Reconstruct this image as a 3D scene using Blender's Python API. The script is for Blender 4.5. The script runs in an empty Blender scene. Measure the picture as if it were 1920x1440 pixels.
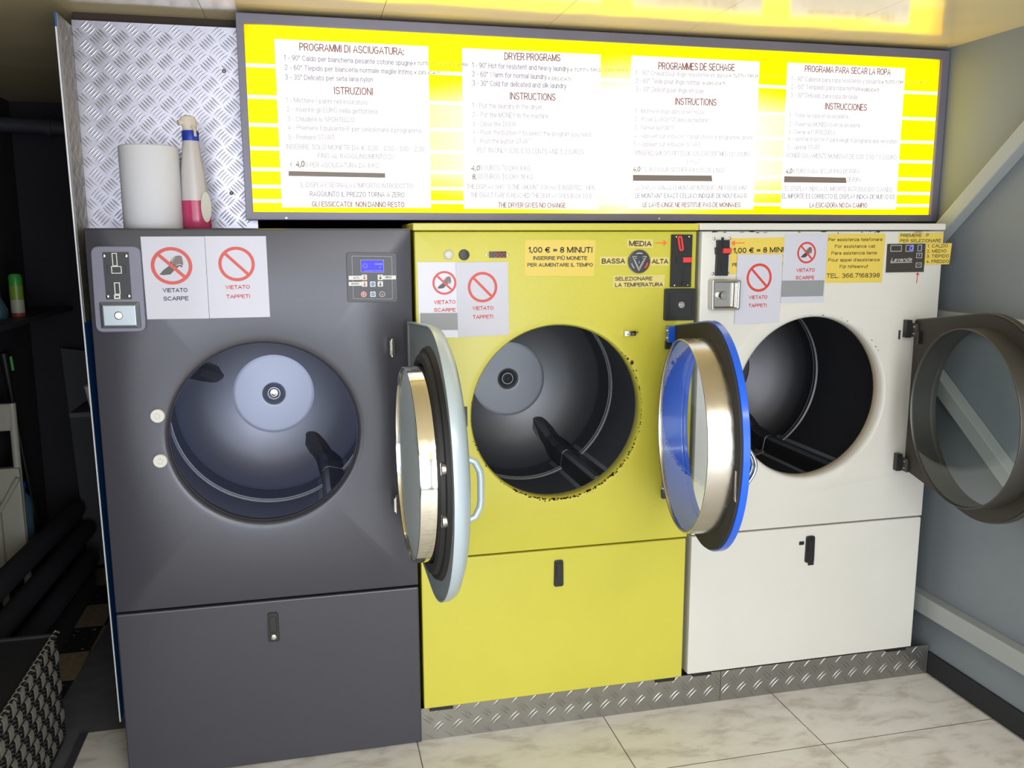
import bpy, bmesh, math, random
from math import pi, sin, cos, radians, hypot, atan2
from mathutils import Vector, Matrix
random.seed(7)
SC = bpy.context.scene
COL = SC.collection

# ------------------------------------------------------------------ camera, light, exposure
cam_d = bpy.data.cameras.new('camera'); cam = bpy.data.objects.new('camera', cam_d); COL.objects.link(cam)
cam_d.sensor_width = 36.0; cam_d.lens = 30.327; cam_d.clip_start = 0.02
_r, _u, _f = Vector((0.9733,-0.2296,-0.0029)), Vector((0.0407,0.1597,0.9863)), Vector((0.2260,0.9601,-0.1647))
cam.matrix_world = Matrix(((_r.x, _u.x, -_f.x, 0), (_r.y, _u.y, -_f.y, 0), (_r.z, _u.z, -_f.z, 0), (0, 0, 0, 1)))
cam.location = (0.5327,-2.6579,1.6653)
SC.camera = cam
SC.view_settings.view_transform = 'Standard'; SC.view_settings.look = 'None'
SC.view_settings.gamma = 1.0; SC.view_settings.use_curve_mapping = False
SC.view_settings.exposure = 0.0
world = bpy.data.worlds.new('sky'); SC.world = world; world.use_nodes = True
world.node_tree.nodes['Background'].inputs[0].default_value = (.55, .68, .9, 1)
world.node_tree.nodes['Background'].inputs[1].default_value = 0.35

def area(name, loc, target, sx, sy, power, col, spread=180):
    l = bpy.data.lights.new(name, 'AREA'); l.shape = 'RECTANGLE'; l.size = sx; l.size_y = sy
    l.energy = power; l.color = col; l.spread = radians(spread)
    o = bpy.data.objects.new(name, l); COL.objects.link(o); o.location = loc
    o.rotation_euler = (Vector(target) - Vector(loc)).to_track_quat('-Z', 'Y').to_euler()
    return o
# daylight entering through the glazed shop front behind the photographer
area('daylight_pane_door', (.06, -4.5, 1.22), (.06, 0, 1.0), .80, 2.1, 34, (.88, .94, 1.0))
area('daylight_pane_shopfront', (1.36, -4.5, 1.22), (1.36, 0, 1.0), 1.30, 2.1, 80, (.90, .95, 1.0))

# side fill light added at the left wall to brighten the grey door glass
area('added_side_fill', (-.83, -2.75, 1.35), (1.2, -.9, .9), 1.5, 1.6, 34, (.90, .95, 1.0))
# overhead fill light added to brighten the floor, behind and above the photographer
area('added_floor_fill', (1.3, -2.6, 2.33), (1.3, -2.6, 0), 1.6, .3, 30, (1.0, .98, .94))

# ------------------------------------------------------------------ materials
def lin(c):
    return tuple(((x/255)/12.92 if x/255 <= .04045 else ((x/255+.055)/1.055)**2.4) for x in c)
MATS = {}
def new_mat(name):
    m = bpy.data.materials.new(name); m.use_nodes = True
    nt = m.node_tree; b = nt.nodes['Principled BSDF']; MATS[name] = m
    return m, nt, b
def N(nt, t, **kw):
    n = nt.nodes.new(t)
    for k, v in kw.items(): setattr(n, k, v)
    return n
def pbr(name, rgb, rough=.5, metal=0., bump=None, coat=0., var=None, spec=None, rvar=None):
    """rgb in 0-255 sRGB; bump=(scale,strength,distance); var=(scale,amount) soft tone variation"""
    m, nt, b = new_mat(name); L = nt.links.new
    col = lin(rgb); b.inputs['Base Color'].default_value = (*col, 1)
    b.inputs['Roughness'].default_value = rough; b.inputs['Metallic'].default_value = metal
    if coat: b.inputs['Coat Weight'].default_value = coat; b.inputs['Coat Roughness'].default_value = .12
    if spec is not None: b.inputs['Specular IOR Level'].default_value = spec
    tc = N(nt, 'ShaderNodeTexCoord')
    if bump:
        nz = N(nt, 'ShaderNodeTexNoise'); nz.inputs['Scale'].default_value = bump[0]; nz.inputs['Detail'].default_value = 2
        bp = N(nt, 'ShaderNodeBump'); bp.inputs['Strength'].default_value = bump[1]; bp.inputs['Distance'].default_value = bump[2]
        L(tc.outputs['Object'], nz.inputs['Vector']); L(nz.outputs['Fac'], bp.inputs['Height']); L(bp.outputs['Normal'], b.inputs['Normal'])
    if var:
        nz = N(nt, 'ShaderNodeTexNoise'); nz.inputs['Scale'].default_value = var[0]; nz.inputs['Detail'].default_value = 5
        rp = N(nt, 'ShaderNodeMapRange'); rp.inputs[1].default_value = .3; rp.inputs[2].default_value = .7
        rp.inputs[3].default_value = 1-var[1]; rp.inputs[4].default_value = 1+var[1]
        hs = N(nt, 'ShaderNodeHueSaturation'); hs.inputs['Color'].default_value = (*col, 1)
        L(tc.outputs['Object'], nz.inputs['Vector']); L(nz.outputs['Fac'], rp.inputs[0]); L(rp.outputs[0], hs.inputs['Value']); L(hs.outputs[0], b.inputs['Base Color'])
    if rvar:
        nz = N(nt, 'ShaderNodeTexNoise'); nz.inputs['Scale'].default_value = rvar[0]; nz.inputs['Detail'].default_value = 6
        rp = N(nt, 'ShaderNodeMapRange'); rp.inputs[1].default_value = .3; rp.inputs[2].default_value = .7
        rp.inputs[3].default_value = max(.02, rough-rvar[1]); rp.inputs[4].default_value = rough+rvar[1]
        L(tc.outputs['Object'], nz.inputs['Vector']); L(nz.outputs['Fac'], rp.inputs[0]); L(rp.outputs[0], b.inputs['Roughness'])
    return m
def emit(name, rgb_lin, s):
    m, nt, b = new_mat(name)
    b.inputs['Base Color'].default_value = (.02, .02, .02, 1)
    b.inputs['Emission Color'].default_value = (*rgb_lin, 1); b.inputs['Emission Strength'].default_value = s
    return m

grey_paint = pbr('grey_paint', (69, 69, 77), .27, .2, bump=(420, .10, .0012))
yellow_paint = pbr('yellow_paint', (200, 193, 72), .32, 0, bump=(300, .17, .0016), var=(3, .03))
white_paint = pbr('white_paint', (214, 212, 205), .34, 0, bump=(160, .06, .001), var=(2.5, .03))
blue_paint = pbr('blue_paint', (10, 88, 214), .28, 0, coat=.3)
silver_paint = pbr('silver_paint', (176, 190, 200), .30, .25)
silver_inner = pbr('silver_inner', (128, 136, 138), .45, .1)
pale_backing = pbr('pale_backing', (236, 242, 242), .5)
steel = pbr('steel', (196, 192, 186), .24, 1., rvar=(30, .06))
satin = pbr('satin_steel', (158, 166, 172), .42, .75)
chrome = pbr('chrome', (225, 222, 214), .10, 1.)
dark_steel = pbr('dark_steel', (92, 90, 86), .42, .8, var=(4, .15))
tread_alu = pbr('tread_aluminium', (176, 175, 188), .36, 1., bump=(60, .08, .002), rvar=(8, .06))
tread_strip_m = pbr('tread_strip_metal', (176, 168, 152), .5, .8)  # duller copy of the tread plate; its dim reflection is put into the colour
tread_dull = pbr('tread_aluminium_dull', (158, 156, 152), .38, .9, var=(5, .06), rvar=(8, .06))
black_plastic = pbr('black_plastic', (30, 30, 32), .42)
black_rubber = pbr('black_rubber', (26, 26, 27), .6)
foam_black = pbr('foam_black', (44, 40, 36), .85, bump=(300, .3, .001))
charcoal = pbr('charcoal_panel', (62, 62, 70), .4)
frame_grey = pbr('frame_grey', (112, 110, 128), .38, .15, var=(6, .05))
paper = pbr('paper', (186, 184, 197), .26, 0, bump=(14, .16, .01), coat=.3)
paper_matt = pbr('paper_matt', (198, 198, 211), .5, 0, bump=(12, .05, .004))
label_yellow = pbr('label_yellow', (222, 196, 88), .45, 0, bump=(30, .05, .002))
label_tan = pbr('label_tan', (216, 200, 120), .45)
grey_tape = pbr('grey_tape', (140, 143, 146), .45, 0, bump=(200, .1, .001))
ink_red = pbr('ink_red', (204, 66, 56), .4)
ink_navy = pbr('ink_navy', (44, 46, 76), .4)
ink_dark = pbr('ink_dark', (58, 50, 40), .45)
ink_orange = pbr('ink_orange', (232, 110, 52), .5)
ink_shoe = pbr('ink_shoe', (70, 66, 66), .4)
ink_shoe_tan = pbr('ink_shoe_tan', (112, 98, 90), .4)
ink_white = pbr('ink_white', (205, 203, 198), .45)
ink_grey = pbr('ink_grey', (150, 150, 150), .5)
red_plastic = pbr('red_plastic', (222, 62, 58), .35)
dull_red = pbr('dull_red', (150, 60, 62), .5)
blue_print = pbr('blue_print', (62, 130, 196), .4)
white_plastic = pbr('white_plastic', (214, 212, 206), .35)
display_glass = pbr('display_glass', (34, 18, 18), .15)
lcd_blue = emit('lcd_blue', (.03, .02, 1.), 1.0)
lcd_light = emit('lcd_light', (.25, .3, 1.), 1.3)
led_blue = emit('led_blue', (.08, .12, 1.), 2.2)
led_dim = emit('led_dim', (.06, .06, .5), .8)
led_red = emit('led_red', (.55, .02, .03), .8)
wall_paint = pbr('wall_paint', (116, 123, 129), .55, 0, bump=(7, .12, .02), var=(2, .04))
rail_paint = pbr('rail_paint', (150, 155, 154), .4, 0)
base_black = pbr('skirting_black', (22, 24, 30), .55)
blue_wall = pbr('blue_partition', (26, 104, 186), .5, 0, var=(6, .12))
dark_wall = pbr('dark_wall', (46, 44, 50), .9, 0, var=(3, .1))
dark_brown = pbr('dark_gap', (60, 48, 40), .8)
concrete = pbr('concrete', (88, 88, 94), .85, 0, var=(6, .18))
edge_white = pbr('edge_white', (238, 238, 240), .3)
tissue = pbr('tissue_paper', (214, 214, 220), .9, 0, bump=(80, .1, .002))
bottle_clear = pbr('bottle_plastic', (196, 190, 190), .28)
bottle_pink = pbr('pink_liquid', (186, 62, 104), .22)
cap_blue = pbr('blue_collar', (28, 62, 170), .35)
nozzle_white = pbr('nozzle_white', (214, 204, 190), .35)
reed_pale = pbr('pale_reed', (96, 93, 86), .5)
reed_dark = pbr('dark_cord', (36, 36, 38), .5)
cloth_black = pbr('black_cloth', (18, 18, 24), .95)
spray_green = pbr('spray_green', (60, 150, 60), .4)
spray_lime = pbr('spray_lime', (120, 150, 50), .4)
cardboard = pbr('cardboard', (130, 84, 48), .8)
tube_dark = pbr('dark_roll', (40, 40, 50), .8)
strip_dark = pbr('dark_strip', (58, 58, 66), .6)
bottle_teal = pbr('teal_plastic', (60, 88, 104), .3)
white_dull = pbr('white_dull', (170, 168, 156), .5)
rust = pbr('rust_chip', (70, 46, 34), .9, 0, bump=(200, .5, .002))
bead_cream = pbr('cream_flange', (216, 200, 178), .4, 0, var=(4, .06))

def glass_mat():
    m, nt, b = new_mat('door_glass'); L = nt.links.new; nt.nodes.remove(b)
    out = nt.nodes['Material Output']
    t = N(nt, 'ShaderNodeBsdfTransparent'); t.inputs[0].default_value = (.90, .94, .93, 1)
    g = N(nt, 'ShaderNodeBsdfGlossy'); g.inputs['Roughness'].default_value = .03
    fr = N(nt, 'ShaderNodeFresnel'); fr.inputs[0].default_value = 1.5
    ge = N(nt, 'ShaderNodeNewGeometry'); io = N(nt, 'ShaderNodeMapRange'); L(ge.outputs['Backfacing'], io.inputs[0]); io.inputs[3].default_value = 1.5; io.inputs[4].default_value = 1/1.5; L(io.outputs[0], fr.inputs[0])   # same pane seen from either side
    mx = N(nt, 'ShaderNodeMixShader')
    L(fr.outputs[0], mx.inputs[0]); L(t.outputs[0], mx.inputs[1]); L(g.outputs[0], mx.inputs[2]); L(mx.outputs[0], out.inputs[0])
    return m
door_glass = glass_mat()

def math_n(nt, op, a, b=None):
    n = N(nt, 'ShaderNodeMath', operation=op)
    for i, v in enumerate((a, b)):
        if v is None: continue
        if isinstance(v, (int, float)): n.inputs[i].default_value = v
        else: nt.links.new(v, n.inputs[i])
    return n.outputs[0]
def drum_mat(name, rgb, rough, pitch, v0, v1, hole=.30, seam=.455):
    """stainless drum: staggered round perforations over v0..v1 of the drum's depth"""
    m, nt, b = new_mat(name); L = nt.links.new
    uv = N(nt, 'ShaderNodeUVMap'); sp = N(nt, 'ShaderNodeSeparateXYZ'); L(uv.outputs[0], sp.inputs[0])
    u, v = sp.outputs[0], sp.outputs[1]
    q = pitch*1.7320508
    def dist(off):
        a = math_n(nt, 'MULTIPLY', math_n(nt, 'SUBTRACT', math_n(nt, 'FRACT', math_n(nt, 'ADD', math_n(nt, 'DIVIDE', u, pitch), off)), .5), pitch)
        c = math_n(nt, 'MULTIPLY', math_n(nt, 'SUBTRACT', math_n(nt, 'FRACT', math_n(nt, 'ADD', math_n(nt, 'DIVIDE', v, q), off)), .5), q)
        return math_n(nt, 'SQRT', math_n(nt, 'ADD', math_n(nt, 'MULTIPLY', a, a), math_n(nt, 'MULTIPLY', c, c)))
    d = math_n(nt, 'MINIMUM', dist(0.), dist(.5))
    h = math_n(nt, 'LESS_THAN', d, pitch*hole)
    inside = math_n(nt, 'MULTIPLY', math_n(nt, 'GREATER_THAN', v, v0), math_n(nt, 'LESS_THAN', v, v1))
    h = math_n(nt, 'MULTIPLY', math_n(nt, 'MULTIPLY', h, inside), math_n(nt, 'GREATER_THAN', math_n(nt, 'ABSOLUTE', math_n(nt, 'SUBTRACT', v, seam)), .019))
    mx = N(nt, 'ShaderNodeMix', data_type='RGBA'); L(h, mx.inputs[0])
    mx.inputs[6].default_value = (*lin(rgb), 1); mx.inputs[7].default_value = (.004, .004, .005, 1)
    L(mx.outputs[2], b.inputs['Base Color'])
    mt = math_n(nt, 'SUBTRACT', 1., h); L(mt, b.inputs['Metallic'])
    nz = N(nt, 'ShaderNodeTexNoise'); nz.inputs['Scale'].default_value = 5
    mp = N(nt, 'ShaderNodeMapping'); mp.inputs['Scale'].default_value = (1, 8, 1)
    L(uv.outputs[0], mp.inputs[0]); L(mp.outputs[0], nz.inputs['Vector']); nz.inputs['Detail'].default_value = 8
    rr = N(nt, 'ShaderNodeMapRange'); rr.inputs[3].default_value = rough-.07; rr.inputs[4].default_value = rough+.1
    L(nz.outputs['Fac'], rr.inputs[0])
    r2 = math_n(nt, 'MAXIMUM', math_n(nt, 'ADD', rr.outputs[0], math_n(nt, 'MULTIPLY', inside, .12)), h)   # the punched sheet is duller than the polished back; L(r2, b.inputs['Roughness'])
    return m
drum_bright = drum_mat('drum_steel_bright', (158, 163, 182), .27, .0085, .075, .585, .31)
drum_mid = drum_mat('drum_steel_mid', (132, 135, 141), .33, .0085, .075, .585, .30)
drum_dark = drum_mat('drum_steel_dark', (104, 104, 108), .36, .0085, .075, .585, .30, .52)

def floor_mat():
    m, nt, b = new_mat('marbled_floor_tile'); L = nt.links.new
    tc = N(nt, 'ShaderNodeTexCoord'); sp = N(nt, 'ShaderNodeSeparateXYZ'); L(tc.outputs['Object'], sp.inputs[0])
    P = .6605
    def line(c, off):
        a = math_n(nt, 'FRACT', math_n(nt, 'ADD', math_n(nt, 'DIVIDE', math_n(nt, 'SUBTRACT', c, off), P), 20.5))
        return math_n(nt, 'LESS_THAN', math_n(nt, 'ABSOLUTE', math_n(nt, 'SUBTRACT', a, .5)), .0024)
    g = math_n(nt, 'MAXIMUM', line(sp.outputs[0], .8292), line(sp.outputs[1], -.3225))
    n1 = N(nt, 'ShaderNodeTexNoise'); n1.inputs['Scale'].default_value = 7; n1.inputs['Detail'].default_value = 9; n1.inputs['Roughness'].default_value = .62; n1.inputs['Distortion'].default_value = .35
    mp = N(nt, 'ShaderNodeMapping'); mp.inputs['Rotation'].default_value = (0, 0, .5); mp.inputs['Scale'].default_value = (1, 2.0, 1)
    L(tc.outputs['Object'], mp.inputs[0]); L(mp.outputs[0], n1.inputs['Vector'])
    cr = N(nt, 'ShaderNodeValToRGB'); e = cr.color_ramp.elements
    e[0].position = .36; e[0].color = (*lin((192, 186, 179)), 1); e[1].position = .64; e[1].color = (*lin((222, 219, 214)), 1)
    k = cr.color_ramp.elements.new(.5); k.color = (*lin((216, 212, 206)), 1)
    L(n1.outputs['Fac'], cr.inputs[0])
    mx = N(nt, 'ShaderNodeMix', data_type='RGBA'); L(g, mx.inputs[0]); L(cr.outputs[0], mx.inputs[6]); mx.inputs[7].default_value = (.05, .045, .04, 1)
    L(mx.outputs[2], b.inputs['Base Color']); b.inputs['Roughness'].default_value = .42
    bp = N(nt, 'ShaderNodeBump'); bp.inputs['Strength'].default_value = .4; bp.inputs['Distance'].default_value = .002
    inv = math_n(nt, 'SUBTRACT', 1., g); L(inv, bp.inputs['Height']); L(bp.outputs[0], b.inputs['Normal'])
    return m
tile_floor = floor_mat()
def checker_floor():
    m, nt, b = new_mat('storage_floor'); L = nt.links.new
    tc = N(nt, 'ShaderNodeTexCoord'); sp = N(nt, 'ShaderNodeSeparateXYZ'); L(tc.outputs['Object'], sp.inputs[0])
    x, y = sp.outputs[0], sp.outputs[1]
    a = math_n(nt, 'FLOOR', math_n(nt, 'DIVIDE', math_n(nt, 'ADD', y, .0), .245)); a2 = math_n(nt, 'FLOOR', math_n(nt, 'DIVIDE', math_n(nt, 'ADD', x, .40), .5))
    chk = math_n(nt, 'ABSOLUTE', math_n(nt, 'MODULO', math_n(nt, 'ADD', a, a2), 2.))
    n1 = N(nt, 'ShaderNodeTexNoise'); n1.inputs['Scale'].default_value = 45; n1.inputs['Detail'].default_value = 4; L(tc.outputs['Object'], n1.inputs['Vector'])
    c1 = N(nt, 'ShaderNodeValToRGB'); c1.color_ramp.elements[0].position = .64; c1.color_ramp.elements[0].color = (.006, .006, .008, 1); c1.color_ramp.elements[1].position = .68; c1.color_ramp.elements[1].color = (.35, .34, .32, 1); L(n1.outputs['Fac'], c1.inputs[0])
    c2 = N(nt, 'ShaderNodeValToRGB'); c2.color_ramp.elements[0].color = (*lin((92, 80, 64)), 1); c2.color_ramp.elements[1].color = (*lin((158, 142, 116)), 1); L(n1.outputs['Fac'], c2.inputs[0])
    mx = N(nt, 'ShaderNodeMix', data_type='RGBA'); L(chk, mx.inputs[0]); L(c2.outputs[0], mx.inputs[6]); L(c1.outputs[0], mx.inputs[7])
    con = math_n(nt, 'GREATER_THAN', x, math_n(nt, 'ADD', -.425, math_n(nt, 'MULTIPLY', y, .03)))
    n2 = N(nt, 'ShaderNodeTexNoise'); n2.inputs['Scale'].default_value = 9; n2.inputs['Detail'].default_value = 6; L(tc.outputs['Object'], n2.inputs['Vector'])
    c3 = N(nt, 'ShaderNodeValToRGB'); c3.color_ramp.elements[0].color = (*lin((60, 60, 66)), 1); c3.color_ramp.elements[1].color = (*lin((104, 104, 110)), 1); L(n2.outputs['Fac'], c3.inputs[0])
    m2 = N(nt, 'ShaderNodeMix', data_type='RGBA'); L(con, m2.inputs[0]); L(mx.outputs[2], m2.inputs[6]); L(c3.outputs[0], m2.inputs[7])
    L(m2.outputs[2], b.inputs['Base Color']); b.inputs['Roughness'].default_value = .75
    return m
storage_floor = checker_floor()
def ceiling_mat():
    m, nt, b = new_mat('glossy_ceiling_panel'); L = nt.links.new
    b.inputs['Base Color'].default_value = (*lin((228, 208, 162)), 1); b.inputs['Roughness'].default_value = .13
    b.inputs['Specular IOR Level'].default_value = .9
    tc = N(nt, 'ShaderNodeTexCoord'); nz = N(nt, 'ShaderNodeTexNoise'); nz.inputs['Scale'].default_value = 3.2; nz.inputs['Detail'].default_value = 1
    bp = N(nt, 'ShaderNodeBump'); bp.inputs['Strength'].default_value = .25; bp.inputs['Distance'].default_value = .02
    L(tc.outputs['Object'], nz.inputs['Vector']); L(nz.outputs['Fac'], bp.inputs['Height']); L(bp.outputs[0], b.inputs['Normal'])
    return m
ceiling_panel = ceiling_mat()
def sign_mat(name, c_end, c_body, c_hot, s_end, s_body, s_hot, x0=.377, x1=2.796):
    """backlit sheet: tube light painted into the emission, dimmer at the ends, washed pale mid-height"""
    m, nt, b = new_mat(name); L = nt.links.new
    g = N(nt, 'ShaderNodeNewGeometry'); sp = N(nt, 'ShaderNodeSeparateXYZ'); L(g.outputs['Position'], sp.inputs[0])
    t = math_n(nt, 'DIVIDE', math_n(nt, 'SUBTRACT', sp.outputs[0], x0), x1-x0)
    d = math_n(nt, 'MINIMUM', t, math_n(nt, 'SUBTRACT', 1., t))
    zz = math_n(nt, 'ABSOLUTE', math_n(nt, 'SUBTRACT', sp.outputs[2], 1.98))
    def ramp(v, a, c):
        mr = N(nt, 'ShaderNodeMapRange', interpolation_type='SMOOTHSTEP'); L(v, mr.inputs[0]); mr.inputs[1].default_value = a; mr.inputs[2].default_value = c; return mr.outputs[0]
    e = ramp(math_n(nt, 'SUBTRACT', d, math_n(nt, 'MULTIPLY', math_n(nt, 'MAXIMUM', math_n(nt, 'SUBTRACT', zz, .1), 0.), .10)), -.03, .028)
    hot = ramp(math_n(nt, 'SUBTRACT', d, math_n(nt, 'MULTIPLY', math_n(nt, 'MAXIMUM', math_n(nt, 'SUBTRACT', zz, .10), 0.), 2.2)), .06, .50)
    def mixc(f, a, c):
        mx = N(nt, 'ShaderNodeMix', data_type='RGBA'); L(f, mx.inputs[0])
        for i, v in ((6, a), (7, c)):
            if isinstance(v, tuple): mx.inputs[i].default_value = (*v, 1)
            else: L(v, mx.inputs[i])
        return mx.outputs[2]
    sc = lambda c, k: tuple(x*k for x in c)
    L(mixc(hot, mixc(e, sc(c_end, s_end), sc(c_body, s_body)), sc(c_hot, s_hot)), b.inputs['Emission Color']); b.inputs['Emission Strength'].default_value = 1
    b.inputs['Base Color'].default_value = (0, 0, 0, 1); b.inputs['Roughness'].default_value = .5; b.inputs['Specular IOR Level'].default_value = .1
    return m
sign_yellow = sign_mat('backlit_yellow', (1., .45, .0), (1., .76, .0), (1., .98, .62), 1.35, 3.6, 2.6)
sign_white = sign_mat('backlit_white', (1., .97, .94), (1., .99, .96), (1., 1., .98), 1.25, 1.45, 1.7)
sign_title = emit('sign_title_ink', (.30, .11, .09), 1.0)
sign_print = emit('sign_print_ink', (.30, .26, .32), 1.0)
sign_washed = emit('sign_washed_ink', (.55, .50, .53), 1.0)  # print paled to look washed out by the backlight
sign_hand = emit('sign_marker_ink', (.14, .085, .03), 1.0)
sign_tape = emit('sign_tape_brown', (.20, .15, .115), 1.0)

# ------------------------------------------------------------------ mesh helpers
ident = lambda a, b, c: (a, b, c)
class MB:
    def __init__(s): s.v = []; s.f = []; s.m = []; s.sm = []; s.uv = {}
    def add(s, verts, faces, mi=0, smooth=False, T=ident):
        o = len(s.v); s.v += [Vector(T(*p)) for p in verts]
        for f in faces: s.f.append([o+i for i in f]); s.m.append(mi); s.sm.append(smooth)
        return s
    def box(s, x0, x1, y0, y1, z0, z1, mi=0, T=ident):
        P = [(x, y, z) for x in (x0, x1) for y in (y0, y1) for z in (z0, z1)]
        return s.add(P, [(0, 1, 3, 2), (4, 6, 7, 5), (0, 4, 5, 1), (2, 3, 7, 6), (0, 2, 6, 4), (1, 5, 7, 3)], mi, False, T)
    def lathe(s, prof, T, n=48, mi=0, cap0=False, cap1=False, smooth=True):
        P = []; F = []
        for r, h in prof:
            for k in range(n): a = 2*pi*k/n; P.append((r*cos(a), r*sin(a), h))
        for i in range(len(prof)-1):
            for k in range(n):
                k2 = (k+1) % n; F.append((i*n+k, i*n+k2, (i+1)*n+k2, (i+1)*n+k))
        s.add(P, F, mi, smooth, T)
        o = len(s.v)-len(P)
        if cap0: s.f.append([o+k for k in range(n)][::-1]); s.m.append(mi); s.sm.append(False)
        if cap1: s.f.append([o+(len(prof)-1)*n+k for k in range(n)]); s.m.append(mi); s.sm.append(False)
        return s
    def prism(s, pts, T, h0, h1, mi=0, inset=0., smooth=False):
        """outline pts (a,b) raised from h0 to h1; inset>0 chamfers the top edge"""
        n = len(pts); cx = sum(p[0] for p in pts)/n; cy = sum(p[1] for p in pts)/n
        def ins(p):
            d = hypot(p[0]-cx, p[1]-cy); k = max(0, 1-inset/d) if d > 1e-6 else 1
            return (cx+(p[0]-cx)*k, cy+(p[1]-cy)*k)
        P = [(a, b, h0) for a, b in pts]
        if inset: P += [(a, b, h1-abs(inset)*.6 if h1 > h0 else h1) for a, b in pts]; P += [(*ins(p), h1) for p in pts]; R = 3
        else: P += [(a, b, h1) for a, b in pts]; R = 2
        F = [tuple(range(n))[::-1], tuple(range((R-1)*n, R*n))]
        for i in range(R-1):
            for k in range(n): F.append((i*n+k, i*n+(k+1) % n, (i+1)*n+(k+1) % n, (i+1)*n+k))
        return s.add(P, F, mi, smooth, T)
    def ring(s, outer, inner, T, h0, h1, mi=0):
        """plate between two outlines with equal vertex counts"""
        n = len(outer); P = [(a, b, h) for h in (h0, h1) for o in (outer, inner) for a, b in o]; F = []
        for k in range(n):
            j = (k+1) % n
            F += [(k, n+k, n+j, j), (2*n+k, 2*n+j, 3*n+j, 3*n+k), (k, j, 2*n+j, 2*n+k), (n+k, 3*n+k, 3*n+j, n+j)]
        return s.add(P, F, mi, False, T)
    def tube(s, path, r, n=10, mi=0, T=ident, caps=True):
        path = [Vector(T(*p)) for p in path]; P = []; F = []
        t0 = (path[1]-path[0]).normalized(); up = Vector((0, 0, 1)) if abs(t0.z) < .9 else Vector((1, 0, 0))
        nrm = t0.cross(up).normalized()
        for i, p in enumerate(path):
            t = ((path[min(i+1, len(path)-1)]-path[max(i-1, 0)])).normalized()
            nrm = (nrm-t*nrm.dot(t)).normalized(); bn = t.cross(nrm)
            rr = r[i] if isinstance(r, (list, tuple)) else r
            for k in range(n): a = 2*pi*k/n; P.append(p+nrm*rr*cos(a)+bn*rr*sin(a))
        for i in range(len(path)-1):
            for k in range(n): F.append((i*n+k, i*n+(k+1) % n, (i+1)*n+(k+1) % n, (i+1)*n+k))
        if caps: F += [tuple(range(n))[::-1], tuple(range((len(path)-1)*n, len(path)*n))]
        return s.add(P, F, mi, True)
    def build(s, name, mats, parent=None, bevel=0., seg=2, recalc=True):
        me = bpy.data.meshes.new(name); mats = mats if isinstance(mats, (list, tuple)) else [mats]
        lo = Vector([min(v[i] for v in s.v) for i in range(3)]); hi = Vector([max(v[i] for v in s.v) for i in range(3)])
        c = (lo+hi)/2
        me.from_pydata([v-c for v in s.v], [], s.f)
        for m in mats: me.materials.append(m)
        me.polygons.foreach_set('material_index', s.m); me.polygons.foreach_set('use_smooth', s.sm)
        if recalc:
            bm = bmesh.new(); bm.from_mesh(me); bmesh.ops.recalc_face_normals(bm, faces=bm.faces); bm.to_mesh(me); bm.free()
        if any(s.sm): me.set_sharp_from_angle(angle=radians(38))
        me.update()
        o = bpy.data.objects.new(name, me); COL.objects.link(o)
        place(o, c, parent)
        if bevel:
            b = o.modifiers.new('bevel', 'BEVEL'); b.width = bevel; b.segments = seg; b.limit_method = 'ANGLE'; b.angle_limit = radians(40)
        return o
WLOC = {}
def place(o, world_loc, parent):
    WLOC[o.name] = Vector(world_loc)
    if parent: o.parent = parent; o.location = Vector(world_loc)-WLOC[parent.name]
    else: o.location = world_loc
def tag(o, label, cat, group=None, kind=None):
    if label: o['label'] = label
    if cat: o['category'] = cat
    if group: o['group'] = group
    if kind: o['kind'] = kind
    return o
def thing(name, loc, label, cat, group=None):
    o = bpy.data.objects.new(name, None); o.empty_display_size = .05; COL.objects.link(o); place(o, loc, None)
    return tag(o, label, cat, group)
def structure(o): o['kind'] = 'structure'; return o
def FP(y0=0.):            # front-plane frame: (a,b,h) -> world, h towards the room
    return lambda a, b, h: (a, y0-h, b)
def FC(cx, cz, y0=0.):    # the same, centred
    return lambda a, b, h: (cx+a, y0-h, cz+b)
def round_poly(pts, r, n=4):
    out = []; k = len(pts)
    for i in range(k):
        p0, p1, p2 = Vector(pts[i-1]), Vector(pts[i]), Vector(pts[(i+1) % k])
        a = (p0-p1).normalized(); b = (p2-p1).normalized()
        s, e = p1+a*r, p1+b*r
        for j in range(n+1):
            t = j/n; q = s*(1-t)**2+p1*2*t*(1-t)+e*t*t; out.append((q.x, q.y))
    return out
def rect(x0, z0, x1, z1): return [(x0, z0), (x1, z0), (x1, z1), (x0, z1)]
def disc(cx, cz, r, n=24, rz=None): return [(cx+r*cos(2*pi*k/n), cz+(rz or r)*sin(2*pi*k/n)) for k in range(n)]

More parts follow.
